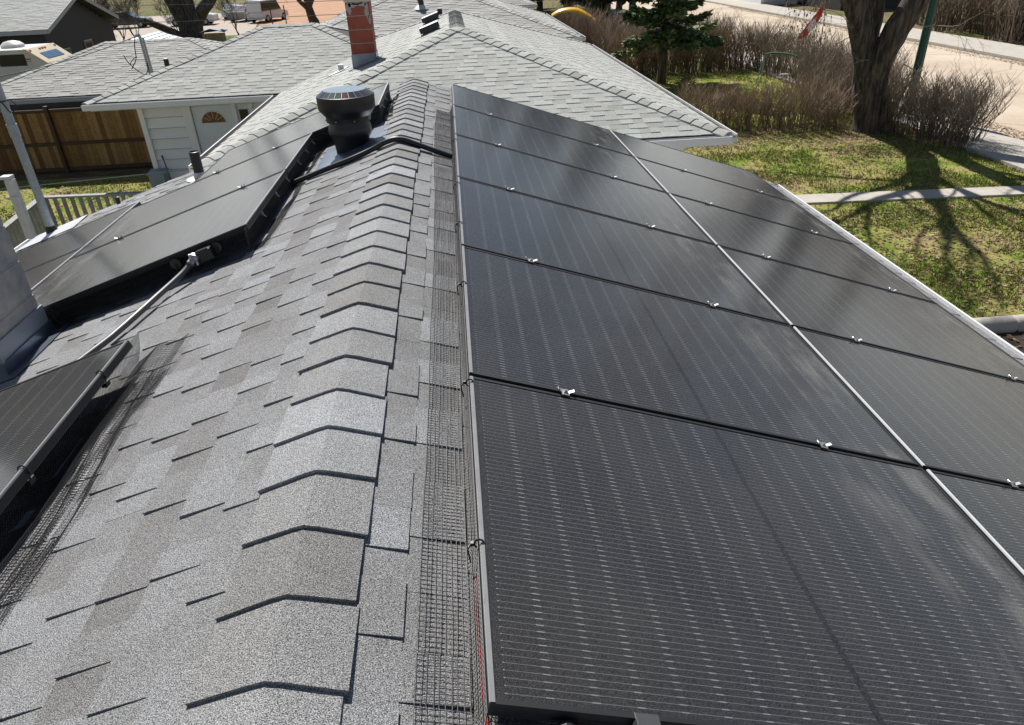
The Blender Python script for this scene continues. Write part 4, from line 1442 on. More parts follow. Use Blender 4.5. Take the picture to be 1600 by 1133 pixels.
m.lathe([(.40, .0), (.36, .06), (.2, .11), (.0, .125)], (c.x, c.y, c.z + .62), 20, cap_top=False, cap_bot=True); m.build('dish', 'rv_white', t, t.location)

# ---- dark gabled house
dk = thing('house', 'charcoal sided gable house with pale shingled roof behind the camper', 'house', (-26, 43.7, G))
ya, yb, xg, xw = 39.3, 48.1, -19.35, -19.75
ym = (ya + yb) / 2
zt = -1.4 + (ym - ya) * SL * .96
m = MB()
sec = [(ya, -1.4), (ym, zt), (yb, -1.4), (yb, -1.56), (ym, zt - .17), (ya, -1.56)]
m.prism([(-38, y, z - .006) for y, z in sec], (38 + xg, 0, 0))
rd = m.build('roof', 'deck', dk, dk.location)
m = MB()
sl_ = math.atan((zt + 1.4) / (ym - ya)); L_ = (ym - ya) / math.cos(sl_)
shingle_face(m, (-38, ya, -1.4), (1, 0, 0), (0, math.cos(sl_), math.sin(sl_)), [(10, 0), (38 + xg, 0), (38 + xg, L_), (10, L_)], .143, 0, 401, .3, .7, .007, .015)
m.build('shingle', 'shingle_light', rd, dk.location)
m = MB()
for s, yy in ((1, ya), (-1, yb)):
    m.prism([(xg + .004, yy, -1.39), (xg + .004, ym, zt + .01), (xg + .004, ym, zt - .19), (xg + .004, yy, -1.60)], (.03, 0, 0))
m.prism([(-38, ya - .004, -1.40), (xg, ya - .004, -1.40), (xg, ya - .004, -1.60), (-38, ya - .004, -1.60)], (0, -.03, 0))
m.build('fascia', 'grey_trim', dk, dk.location)
m = MB()
z = G
while z < zt - .2:
    e = z + .18
    lim = lambda q: max(0.05, min(1.0, (zt - .12 - q) / (zt + 1.55)))
    hw = (ym - ya - .35) * (1 if e < -1.6 else lim(e))
    m.box((xw, ym, z + .09), (.05, 2 * hw, .178), Matrix.Rotation(math.radians(-6), 3, 'Y'))
    z += .18
m.box((-28.8, ym, (G - 1.58) / 2), (18, 2 * (ym - ya - .42), -1.58 - G))
lap_wall(m, (-37, ya + .40), (xw, ya + .40), G, -1.57, (0, -1), .18, .02)
m.build('wall', 'dark_siding', dk, dk.location)
for (y, z, w, h) in ((44.0, -2.52, .95, .46), (41.4, -2.66, .60, .42)):
    m = MB(); m.box((xw + .05, y, z), (.05, w, h)); wi = m.build('window', 'grey_trim', dk, dk.location)
    m = MB(); m.box((xw + .075, y, z), (.012, w - .12, h - .12)); m.build('pane', 'glass_dark', wi, dk.location)

# ---- shed with pale metal roof
sh = thing('shed', 'small shed with pale blue metal roof behind the garage ridge', 'shed', (-13.1, 34.6, G))
m = MB(); m.prism([(-14.5, 33.2, -1.95), (-13.1, 33.2, -1.53), (-11.7, 33.2, -1.95), (-11.7, 33.2, -2.0), (-13.1, 33.2, -1.58), (-14.5, 33.2, -2.0)], (0, 3.4, 0))
for i in range(12):
    x = -14.4 + i * .245
    z = -1.53 - abs(x + 13.1) * .3
    m.bar((x, 33.19, z + .006), (x, 36.6, z + .006), .03, .03)
m.build('roof', 'roof_metal', sh, sh.location)
m = MB(); m.prism([(-14.3, 33.4, G), (-11.9, 33.4, G), (-11.9, 33.4, -1.97), (-13.1, 33.4, -1.62), (-14.3, 33.4, -1.97)], (0, 3.0, 0)); m.build('wall', 'grey_wall', sh, sh.location)

# ---- parked cars on the gravel lot, pile of lumber
for x in (-15.1, -13.9):
    m = MB(); m.tube([(x, 69.6, G), (x, 69.6, -2.3)], .05, 6)
    tag(m.build('fence_post', 'fence_dark', None, (x, 69.6, G)), 'thin dark fence post on the orange shale ground, %s one' % ('left' if x < -14.5 else 'right'), 'post', 'posts on the orange shale')
def car(p, ang, paint, label, van=False):
    t = thing('parked_car', label, 'van' if van else 'car', p)
    t.rotation_euler = (0, 0, ang)
    L = 4.6
    H = 1.95 if van else 1.45
    W = 1.8
    def pr(prof, y0, y1, name, mat, par=t, ):
        m = MB(); m.prism([(x, y0, z) for x, z in prof], (0, y1 - y0, 0)); return m.build(name, mat, par)
    b = [(-L / 2, .30), (-L / 2, .85), (-L / 2 + .1, .95), (L / 2 - 1.2, .98), (L / 2 - .1, .80), (L / 2, .6), (L / 2, .30)]
    pr(b, -W / 2, W / 2, 'body', paint)
    if van:
        c = [(-L / 2 + .02, .95), (-L / 2 + .1, H), (L / 2 - 1.7, H), (L / 2 - 1.0, .97)]
    else:
        c = [(-L / 2 + .5, .95), (-L / 2 + 1.2, H), (L / 2 - 2.1, H), (L / 2 - 1.25, .97)]
    pr(c, -W / 2 + .08, W / 2 - .08, 'roof', paint)
    k = [(x * .96 + (-.02), z - (.10 if z > 1.2 else -.06)) for x, z in c]
    for s in (-1, 1):
        y = s * (W / 2 - .08)
        pr(k, y - .004, y + s * .012, 'side_window', 'glass_dark')
    a, d = Vector((c[3][0], 0, c[3][1])), Vector((c[2][0], 0, c[2][1]))
    n = Vector((d.z - a.z, 0, a.x - d.x)).normalized()
    m = MB(); q = [a.lerp(d, .12), a.lerp(d, .9)]
    m.prism([q[0] + Vector((0, -.7, 0)), q[0] + Vector((0, .7, 0)), q[1] + Vector((0, .65, 0)), q[1] + Vector((0, -.65, 0))], n * .012); m.build('windscreen', 'sky_glass', t)
    for x in (-L / 2 + .85, L / 2 - .85):
        for s in (-1, 1):
            m = MB(); m.tube([(x, s * (W / 2 - .2), .33), (x, s * (W / 2 + .01), .33)], .33, 16); w = m.build('wheel', 'tyre', t)
            m = MB(); m.tube([(x, s * (W / 2 + .011), .33), (x, s * (W / 2 + .02), .33)], .19, 12); m.build('rim', 'alu', w)
    for s in (-1, 1):
        m = MB(); m.box((L / 2 - .06, s * .62, .68), (.12, .3, .14), None, .5, .02); m.build('headlight', 'alu', t)
car((-25.0, 79.5, G), math.pi, 'car_white', 'white car with blue tinted windscreen parked on the tan gravel lot')
car((-17.8, 80.5, G), 1.2, 'car_white', 'white van parked at the right end of the tan gravel lot', True)
car((-20.4, 82.5, G), 1.3, 'car_red', 'grey car parked left of the white van')
car((-31.6, 80.0, G), .1, 'car_dark', 'dark car parked at the left end of the tan gravel lot')
car((-22.4, 86.5, G), 1.5, 'car_white', 'white car parked in the row farthest behind the big bare tree')
lm = thing('lumber_bin', 'pale wooden bin with blue tarp on top beside the grass', 'bin', (-16.9, 57.8, G))
m = MB()
for i in range(6):
    m.box((-17.5 + i * .22, 57.4, G + .45), (.19, .04, .9), Matrix.Rotation(R.uniform(-.08, .08), 3, 'Y'))
m.box((-16.95, 58.1, G + .42), (1.3, 1.2, .75))
m.build('box', 'pale_wood', lm, lm.location)
m = MB(); m.prism([(-17.75, 57.3, G + .93), (-16.9, 57.2, G + 1.15), (-16.0, 57.5, G + .9), (-16.1, 58.8, G + .95), (-17.6, 58.8, G + 1.0)], (0, 0, .05)); m.build('tarp', 'tarp_blue', lm, lm.location)
# ------------------------------------------------------------------ ground, road, walks
m = MB()
m.face([(-700, -300, G), (700, -300, G), (700, 1100, G), (-700, 1100, G)])
structure('ground', m, 'ground')
m = MB()
def sheet(x0, x1, y0, y1, dz): m.face([(x0, y0, G + dz), (x1, y0, G + dz), (x1, y1, G + dz), (x0, y1, G + dz)])
sheet(4.6, 14.7, 8.4, 30.0, .004); sheet(-14, -6.5, 12, 21.0, .004); sheet(9, 15, 30, 33.5, .004)
structure('lawn', m, 'lawn')
m = MB(); sheet(-24, -14.6, 60, 65.4, .004)
m.t = [.5]; M['green_lawn'] = simple('green_lawn', (.115, .19, .03), 1.0, 0, 0.35, 1.2)
structure('lawn_strip', m, 'green_lawn')
m = MB(); sheet(16.75, 26.5, -60, 260, .004); 
structure('road', m, 'road')
m = MB(); m.face([(-70, 64.5, G + .004), (-16.2, 66.0, G + .004), (-21.9, 97, G + .004), (-80, 97, G + .004)])
structure('gravel_lot', m, 'wall_tan')
m = MB(); m.face([(-16.1, 66.0, G + .008), (2, 66, G + .008), (2, 150, G + .008), (-30.0, 150, G + .008)])
structure('shale_ground', m, 'orange_brick')
m = MB(); m.box((15.55, 100, G + .03), (1.9, 320, .13), None, .5); m.box((28.0, 100, G + .05), (2.9, 320, .17))
structure('sidewalk', m, 'stone')
m = MB()
x = 4.6
while x < 14.5:
    m.box((x + .60, 14.78 - (x - 8.5) * .07, G + .015), (1.185, .62, .07), Matrix.Rotation(-.07, 3, 'Z'), .5, .008)
    x += 1.2
structure('path', m, 'stone')
m = MB(); sheet(4.3, 14, 1.0, 8.1, .006)
structure('flower_bed_soil', m, 'soil')
bc = thing('kerb_edging', 'rounded pale concrete edging between the lawn and the dark flower bed', 'edging', (9, 8.25, G))
m = MB(); m.smooth = True
x = 5.0
while x < 14:
    m.tube([(x + .006, 8.25, G + .03), (x + .05, 8.25, G + .06), (x + .70, 8.25, G + .06), (x + .744, 8.25, G + .03)], [.13, .15, .15, .13], 14); x += .75
m.build('edging_block', 'stone', bc, bc.location)
m = MB(); m.tube([(8.40, 8.40, G), (8.30, 8.48, G + .22)], .012, 6)
tag(m.build('stake', 'pale_wood', None, (8.40, 8.4, G)), 'thin pale stake stuck in the lawn at the flower bed edging', 'stake')

# grass blades and dead leaves (uncountable)
from mathutils import noise as mn
def scatter(n, region, cond, fn):
    mb = MB()
    for _ in range(n):
        x, y = R.uniform(region[0], region[1]), R.uniform(region[2], region[3])
        if cond(x, y):
            fn(mb, x, y)
    return mb
def blade(mb, x, y):
    for _ in range(3):
        a = R.uniform(0, 6.283); h = R.uniform(.035, .085); w = R.uniform(.006, .012)
        dx, dy = math.cos(a), math.sin(a)
        lx, ly = R.gauss(0, .025), R.gauss(0, .025)
        px, py = x + R.gauss(0, .03), y + R.gauss(0, .03)
        mb.face([(px - dx * w, py - dy * w, G), (px + dx * w, py + dy * w, G), (px + lx, py + ly, G + h)], R.random())
def green(x, y): return mn.noise(Vector((x * .55, y * .55, 3.1))) + .5 * mn.noise(Vector((x * 2.1, y * 2.1, 1.7))) + R.gauss(0, .22)
M['grass'] = toned('grass_blades', [(0, (.085, .12, .016)), (.5, (.19, .245, .038)), (1, (.46, .41, .17))], .9, 1.2, .3)
walk = lambda x, y: abs(y - (14.78 - (x - 8.5) * .07)) < .29 + .04 * math.sin(x * 5) + .03 * math.sin(x * 13)
m = scatter(52000, (4.8, 14.6, 8.5, 21.5), lambda x, y: green(x, y) > -.05 and not walk(x, y) and (y < 19.3 or R.random() < .3), blade)
m2 = scatter(9000, (-13, -6.8, 12.5, 20.5), lambda x, y: green(x, y) > 0, blade)
m3 = scatter(14000, (8.5, 15.0, 21.8, 33.5), lambda x, y: green(x, y) > -.1, blade)
for q in (m2, m3):
    m.add(q.v, q.f); m.t[-len(q.f):] = q.t
tag(m.build('grass', 'grass', None, (9, 15, G)), 'short patchy green spring grass on the lawns', 'grass', None, 'stuff')
M['leaf'] = toned('dead_leaves', [(0, (.075, .035, .016)), (.5, (.22, .13, .07)), (1, (.42, .33, .22))], .9, 4, .2)
def leaf(mb, x, y):
    a = R.uniform(0, 6.283); s = R.uniform(.02, .055)
    n1 = Vector((math.cos(a), math.sin(a), R.uniform(-.3, .3))) * s
    n2 = Vector((-math.sin(a), math.cos(a), R.uniform(-.3, .3))) * s * .6
    p = Vector((x, y, G + .012 + R.random() * .02))
    mb.face([p - n1, p + n2, p + n1, p - n2], R.random())
def litter(x, y):
    d = math.hypot(x - 13.2, y - 20.6)
    return (d < 2.9 and R.random() < .9) or (y > 19.9 and R.random() < .85) or R.random() < (.5 if y < 14 else .2)
m = scatter(34000, (4.8, 14.7, 8.5, 22.6), litter, leaf)
q = scatter(7000, (16.2, 17.5, 10, 34), lambda x, y: True, leaf); m.add(q.v, q.f); m.t[-len(q.f):] = q.t
q = scatter(6000, (25.8, 27.0, 22, 70), lambda x, y: True, leaf); m.add(q.v, q.f); m.t[-len(q.f):] = q.t
q = scatter(3000, (5, 12, 4, 8.0), lambda x, y: True, leaf); m.add(q.v, q.f); m.t[-len(q.f):] = q.t
q = scatter(3000, (-13, -6.8, 12.5, 20.8), lambda x, y: True, leaf); m.add(q.v, q.f); m.t[-len(q.f):] = q.t
tag(m.build('leaf_litter', 'leaf', None, (9, 15, G)), 'dry brown leaves scattered over the lawn, beds and gutters', 'leaves', None, 'stuff')

# ------------------------------------------------------------------ bare shrubs
def shrub_mesh(seed, h, w, n, lean=.25):
    r = random.Random(seed)
    mb = MB()
    for i in range(n):
        a = r.uniform(0, 6.283); d = math.sqrt(r.random()) * w * .42
        b = Vector((math.cos(a) * d, math.sin(a) * d, -.03))
        hh = h * r.uniform(.62, 1.0)
        out = Vector((math.cos(a), math.sin(a), 0)) * (d / w) * lean * hh * 1.6
        pts = [b]
        for k in range(1, 5):
            f = k / 4
            pts.append(b + out * f ** 1.4 + Vector((r.gauss(0, .055), r.gauss(0, .055), hh * f)))
        tone = r.random()
        r0 = r.uniform(.007, .015)
        mb.tube(pts, [r0, r0 * .85, r0 * .65, r0 * .5, r0 * .25], 3, tone * .55, cap=False)
        for s in range(r.randint(4, 7)):
            f = r.uniform(.38, .97)
            k = min(3, int(f * 4)); p = pts[k].lerp(pts[k + 1], f * 4 - k)
            a2 = r.uniform(0, 6.283); L = hh * r.uniform(.16, .36)
            dv = Vector((math.cos(a2) * .5, math.sin(a2) * .5, r.uniform(.5, 1.0))).normalized()
            q1 = p + dv * L * .5 + Vector((r.gauss(0, .02), r.gauss(0, .02), 0)); q2 = p + dv * L + Vector((r.gauss(0, .03), r.gauss(0, .03), .03))
            mb.tube([p, q1, q2], [r0 * .5, r0 * .4, r0 * .2], 3, min(1, tone * .6 + .35), cap=False)
            if r.random() < .6:
                dv2 = (dv + Vector((r.gauss(0, .5), r.gauss(0, .5), .2))).normalized()
                mb.tube([q1, q1 + dv2 * L * .5], [r0 * .35, r0 * .2], 3, min(1, tone * .5 + .5), cap=False)
    return mb
SV = [shrub_mesh(51, 1.45, 1.0, 42).build('shrub', 'twig'), shrub_mesh(52, 1.55, 1.1, 44).build('shrub', 'twig'),
      shrub_mesh(53, 1.85, 1.2, 58, .55).build('shrub', 'twig_grey'), shrub_mesh(54, 1.75, 1.1, 52, .6).build('shrub', 'twig_grey')]
used = [False] * 4
def put_shrub(k, x, y, s, label, group, sz=1.0):
    o = SV[k]
    if used[k]:
        o = SV[k].copy(); COL.objects.link(o)
    used[k] = True
    o.location = (x, y, G)
    o.rotation_euler = (0, 0, R.uniform(0, 6.283))
    o.scale = (s, s, s * sz)
    tag(o, label, 'shrub', group)
HA = 'bare brown shrub in the hedge row behind the lawn, left of the big tree'
for i in range(8):
    f = i / 7
    put_shrub(i % 2, 8.0 + 4.4 * f + R.uniform(-.1, .1), 22.4 - 1.0 * f + R.uniform(-.15, .15), R.uniform(.86, 1.0), HA, 'hedge shrubs behind the lawn')
for i in range(7):
    f = i / 6
    put_shrub((i + 1) % 2, 8.4 + 4.0 * f, 23.3 - .9 * f + R.uniform(-.15, .15), R.uniform(.9, 1.05), HA, 'hedge shrubs behind the lawn')
for i, (x, y, s) in enumerate(((13.95, 20.6, .9), (14.15, 19.9, .95), (14.3, 19.2, 1.0), (14.45, 18.55, .98), (14.75, 19.6, 1.0), (14.9, 18.9, 1.05), (14.8, 20.5, .95))):
    put_shrub(2 + i % 2, x, y, s, 'tall bare shrub of the clump between the big tree and the sidewalk', 'shrubs between the big tree and the sidewalk')
for i in range(16):
    y = 21.6 + i * .85
    put_shrub(2 + (i % 2), 15.0 + R.uniform(-.3, .25) + (0 if i > 3 else -.9 + i * .3), y, R.uniform(.95, 1.15), 'bare brown shrub in the street hedge behind the green pole', 'hedge shrubs along the street')
for i in range(13):
    y = 23.2 + i * .36
    put_shrub(2 + i % 2, .43 + (y + .79) * .474 + .55 + R.uniform(0, 1.1), y, R.uniform(.8, 1.0), 'bare shrub of the loose thicket between the big tree and the swing frame', 'thicket shrubs by the swing frame')
for i in range(13):
    put_shrub(i % 4, 8.7 + i * .52, 34.4 + R.uniform(-.3, .3), R.uniform(1.05, 1.25) if i % 4 > 1 else R.uniform(1.3, 1.5), 'bare brown shrub in the hedge row behind the lone spruce trunk', 'hedge shrubs behind the spruce')
for i in range(16):
    put_shrub(i % 4, 9.1 - i * .06 + R.uniform(-.3, .3), 35.6 + i * 1.05, R.uniform(1.05, 1.3) if i % 4 > 1 else R.uniform(1.3, 1.5), 'bare brown shrub in the hedge running back towards the yellow slide', 'hedge shrubs towards the yellow slide')
for i in range(9):
    put_shrub(2 + i % 2, 10.2 + i * .55, 36.5 + (i % 3) * 1.6, R.uniform(1.0, 1.2), 'bare brown shrub in the thicket behind the spruce hedge', 'thicket shrubs behind the spruce')
big = [(28.9, 37.6), (30.2, 38.6), (29.4, 39.6), (29.2, 44.6), (30.4, 45.4), (30.6, 42.6), (32.2, 43.6), (33.6, 38.8), (34.0, 42.0), (35.6, 40.6), (32.4, 47.4), (34.6, 46.2), (31.0, 50), (33.2, 52), (36.4, 44.6), (37.8, 42), (30.8, 48), (35, 49.5), (31.2, 34.5), (33, 35.5)]
for i, (x, y) in enumerate(big):
    put_shrub(2 + i % 2, x + 1.6, y, R.uniform(2.0, 2.5), 'tall dense bare shrub on the far side of the street', 'shrubs across the street')

# ------------------------------------------------------------------ bare trees
def grow(mb, p, d, L, r, depth, rng, twig=None, up=.25, spread=.65, minr=.004):
    n = 5
    pts, rad = [p], [r]
    dd = d.copy()
    for k in range(n):
        dd = (dd + Vector((rng.gauss(0, .13), rng.gauss(0, .13), rng.gauss(0, .10) + up * .12))).normalized()
        pts.append(pts[-1] + dd * L / n)
        rad.append(max(minr * .5, r * (1 - .45 * (k + 1) / n)))
    sides = 10 if r > .12 else (6 if r > .03 else 3)
    mb.tube(pts, rad, sides, rng.random(), cap=False)
    if depth <= 0:
        return
    nc = 3 if depth > 1 else 4
    for i in range(nc):
        f = 1.0 if i == 0 else rng.uniform(.35, .95)
        k = min(n - 1, int(f * n)); q = pts[k].lerp(pts[k + 1], f * n - k) if k < n else pts[-1]
        rr = rad[min(n, k + 1)]
        a = rng.uniform(0, 6.283)
        o = dd.orthogonal().normalized(); o2 = dd.cross(o)
        sp = spread * (.45 if i == 0 else 1.0) * rng.uniform(.7, 1.2)
        nd = (dd + (o * math.cos(a) + o2 * math.sin(a)) * sp).normalized()
        grow(mb, q, nd, L * rng.uniform(.62, .82), max(minr, rr * (.86 if i == 0 else rng.uniform(.45, .65))), depth - 1, rng, twig, up, spread, minr)

TB = Vector((13.35, 21.15, G))
t = thing('bare_tree', 'large bare tree with thick forking trunk casting its shadow over the front lawn', 'tree', TB)
m = MB(); m.smooth = True
rng = random.Random(5)
def limb(pts, rad, n=18):
    P = smooth_path(pts, 6)
    rr = []
    for i in range(len(P)):
        f = i / (len(P) - 1) * (len(rad) - 1); k = min(len(rad) - 2, int(f))
        rr.append((rad[k] + (rad[k + 1] - rad[k]) * (f - k)))
    b = len(m.v)
    m.tube(P, rr, n)
    for i in range(b, len(m.v)):
        v = Vector(m.v[i]); q = mn.noise(v * 2.2) * .05 + mn.noise(Vector((v.x * 7, v.y * 7, v.z * 1.2))) * .035
        j = (i - b) // n; c = P[min(j, len(P) - 1)]
        o = (v - c); o = o.normalized() if o.length > 1e-5 else o
        m.v[i] = tuple(v + o * q)
limb([TB + Vector((.12, 0, -.15)), TB + Vector((.08, 0, .2)), TB + Vector((-.10, -.02, .8)), TB + Vector((-.40, .0, 1.6)), TB + Vector((-.60, .1, 2.3)), TB + Vector((-1.05, .2, 3.6)), TB + Vector((-2.1, .3, 5.2)), TB + Vector((-3.3, .3, 6.8)), TB + Vector((-4.4, .2, 8.6))],
     [.74, .58, .47, .37, .34, .35, .33, .27, .15], 26)
limb([TB + Vector((.15, .0, .0)), TB + Vector((.02, -.03, .8)), TB + Vector((-.20, -.06, 1.5)), TB + Vector((-.12, -.2, 2.3)), TB + Vector((.32, -.42, 3.6)), TB + Vector((.8, -.55, 5.0)), TB + Vector((.7, -.6, 6.5)), TB + Vector((.3, -.7, 8.6))],
     [.56, .46, .38, .35, .35, .33, .27, .15], 24)
limb([TB + Vector((-.2, .2, .8)), TB + Vector((-.36, .28, 1.8)), TB + Vector((-.38, .35, 2.6)), TB + Vector((-.36, .4, 3.7)), TB + Vector((-.9, .35, 5.6)), TB + Vector((-1.6, .2, 7.6)), TB + Vector((-2.0, .0, 9.4))], [.40, .28, .25, .26, .27, .21, .13], 20)
m.build('trunk', 'bark', t, TB)
m = MB()
for (o, d, L, r) in (((-4.4, .2, 8.6), (-.5, -.1, 1), 2.6, .14), ((.3, -.7, 8.6), (-.2, .1, 1), 2.6, .13), ((-2.0, .0, 9.4), (-.1, -.2, 1), 2.6, .12), ((-3.3, .3, 6.8), (-1, -.1, .3), 3.2, .19), ((-2.1, .3, 5.2), (-1, -.3, .5), 3.4, .20),
                     ((-3.9, .25, 7.8), (-.8, -.6, .8), 3.0, .15), ((-2.8, .3, 6.1), (.1, -.8, .8), 3.0, .17), ((.7, -.6, 6.5), (.8, -.3, .7), 3.0, .18), ((.8, -.55, 5.0), (1, .2, .6), 3.2, .19), ((.5, -.65, 7.6), (-.6, -.6, .7), 2.8, .15),
                     ((-.9, .35, 5.6), (.4, -.5, .9), 3.0, .17), ((-1.6, .2, 7.6), (-.5, .7, .7), 2.8, .15), ((-1.3, .3, 6.6), (.6, .5, .8), 2.8, .15), ((-1.7, .28, 4.6), (-.5, -1, .5), 2.8, .14)):
    grow(m, TB + Vector(o), Vector(d).normalized(), L, r * .8, 4, rng, minr=.005)
m.build('branches', 'bark_far', t, TB)
# low side branches with fine twigs and catkins
for (o, d, L) in (((-.62, .0, 2.5), (-.55, .1, .55), 1.4), ((-.5, -.2, 2.1), (-.8, -.3, .1), .9), ((-.7, -.1, 2.9), (-.8, .0, -.05), 1.0), ((.35, -.55, 2.0), (.5, -.5, -.2), .8), ((.2, -.45, 1.5), (.4, -.6, .1), .7), ((.6, -.7, 3.0), (.5, -.6, .2), .9)):
    m = MB()
    grow(m, TB + Vector(o), Vector(d).normalized(), L, .018, 3, rng, up=-.4, spread=.75, minr=.0035)
    m.build('twig', 'twig_grey', t, TB)
for (o, d, L) in (((-2.4, -.1, 5.2), (-.3, 0, -1), 1.3), ((-2.8, .0, 5.2), (-.35, .05, -1), 1.2), ((-2.0, -.2, 5.0), (-.15, 0, -1), 1.0)):
    m = MB()
    m.tube(smooth_path([TB + Vector((-1.9, .3, 5.0)), TB + Vector((-2.1, .2, 5.4)), TB + Vector(o)]), .02, 5, cap=False)
    grow(m, TB + Vector(o), Vector(d).normalized(), L, .014, 3, rng, up=-.8, spread=.75, minr=.0035)
    vs = list(m.v)
    for _ in range(80):
        p = Vector(R.choice(vs))
        if p.z < TB.z + 5:
            m.tube([p, p + Vector((R.gauss(0, .01), R.gauss(0, .01), -R.uniform(.03, .07)))], R.uniform(.010, .020), 4, R.random())
    m.build('twig', 'twig_grey', t, TB)

def bare_tree(p, h, r, label, seed, depth=4, forks=3, group=None, lean=(0, 0), split=.3):
    p = Vector(p); rng_ = random.Random(seed)
    t_ = thing('bare_tree', label, 'tree', p, group)
    mb = MB(); mb.smooth = True
    top = p + Vector((lean[0], lean[1], h * split))
    mb.tube([p - Vector((0, 0, .1)), p + Vector((lean[0] * .1, lean[1] * .1, h * .06)), p.lerp(top, .5), top], [r * 1.35, r * 1.05, r * .92, r * .8], 12)
    mb.build('trunk', 'bark_far', t_, p)
    mb = MB()
    for i in range(forks):
        a = 6.283 * i / forks + rng_.uniform(-.4, .4)
        grow(mb, top - Vector((0, 0, h * .02)), Vector((math.cos(a) * .5, math.sin(a) * .5, 1)).normalized(), h * .26, r * rng_.uniform(.5, .7), depth, rng_, minr=.01)
    mb.build('crown', 'bark_far', t_, p)
    return t_
# the big many-limbed tree over the garage
p = Vector((-19.9, 62.2, G))
t = thing('bare_tree', 'thick bare tree with several dark limbs before the tan gravel lot', 'tree', p)
m = MB(); m.smooth = True
for pts, rad in (([(0, 0, -.1), (-.02, 0, .5), (-.25, 0, 1.3), (-.6, .0, 2.1), (-1.0, .1, 3.0), (-2.0, .2, 5.2)], [1.05, .86, .62, .50, .44, .34]),
                 ([(0, 0, .3), (.25, .1, 1.3), (.30, .1, 3.0), (.3, .1, 6)], [.8, .50, .42, .3]), ([(.2, 0, .3), (.55, 0, 1.3), (1.3, 0, 2.2), (2.3, 0, 3.2), (3.6, 0, 5.5)], [.8, .55, .48, .42, .30]),
                 ([(0, .1, .7), (-.25, .2, 2.0), (-.3, .3, 3.4), (-.4, .3, 6)], [.5, .36, .32, .22])):
    m.tube(smooth_path([p + Vector(q) for q in pts], 4), list(np.interp(np.linspace(0, len(rad) - 1, (len(pts) - 1) * 4 + 1), range(len(rad)), rad)) if len(rad) == len(pts) else .4, 14)
m.build('trunk', 'bark', t, p)
m = MB(); rng = random.Random(9)
for o in ((-2.4, .2, 5.5), (0, .1, 6), (2.6, 0, 5.5), (-.4, .3, 6)):
    grow(m, p + Vector(o), Vector((o[0] * .15, .1, 1)).normalized(), 3, .22, 3, rng, minr=.012)
m.build('crown', 'bark_far', t, p)
m = MB(); m.smooth = True
m.tube([(-22.6, 60.6, G + 1.75), (-21.4, 60.8, G + 1.15), (-20.4, 61.2, G + .55), (-19.2, 61.4, G + .3), (-17.8, 61.6, G + .25)], [.22, .27, .27, .22, .2], 12)
tag(m.build('fallen_log', 'bark', None, (-20.5, 61, G)), 'dark fallen log leaning at the foot of the thick bare tree', 'log')
bare_tree((-11.4, 69.3, G), 9, .42, 'dark leaning bare tree on the orange shale ground', 21, 5, 4, None, (-.3, 0), .18)
for i, (x, y, h, s) in enumerate(((-16.9, 67.0 - 2.4, 4.6, 31), (-24.6, 60.5, 5.2, 32), (-25.6, 61.5, 5.6, 33), (-23.2, 59.5, 5.0, 34), (-26.8, 62.5, 5.5, 35), (-21.6, 64.0, 4.6, 36), (-27.5, 60.0, 4.8, 37))):
    bare_tree((x, y, G), h, .06, ['slim young bare tree standing before the right end of the tan lot', 'slim bare sapling left of the thick bare tree'][i > 0], s, 4, 4, None if i == 0 else 'saplings between the dark house and the thick tree', (R.uniform(-.2, .2), 0), .12)
bare_tree((-25.5, 68.0 + 40, G), 14, .5, 'brown trunk far beyond the tan gravel lot left of the parked white car', 41, 3, 3, None, (0, 0), .4)
bare_tree((31.9, 40.0, G), 11, .55, 'thick dark tree trunk across the street at the right picture edge', 42, 4, 3, None, (.2, 0), .45)
bare_tree((37.5, 55.0, G), 11, .4, 'bare tree far across the street behind the tall shrubs', 43, 5, 4, None, (.2, 0), .3)
bare_tree((-18.6, 26.4, G), 10, .22, 'bare tree whose twigs hang before the pale roof at the top left', 44, 5, 4, None, (-.6, 0), .35)

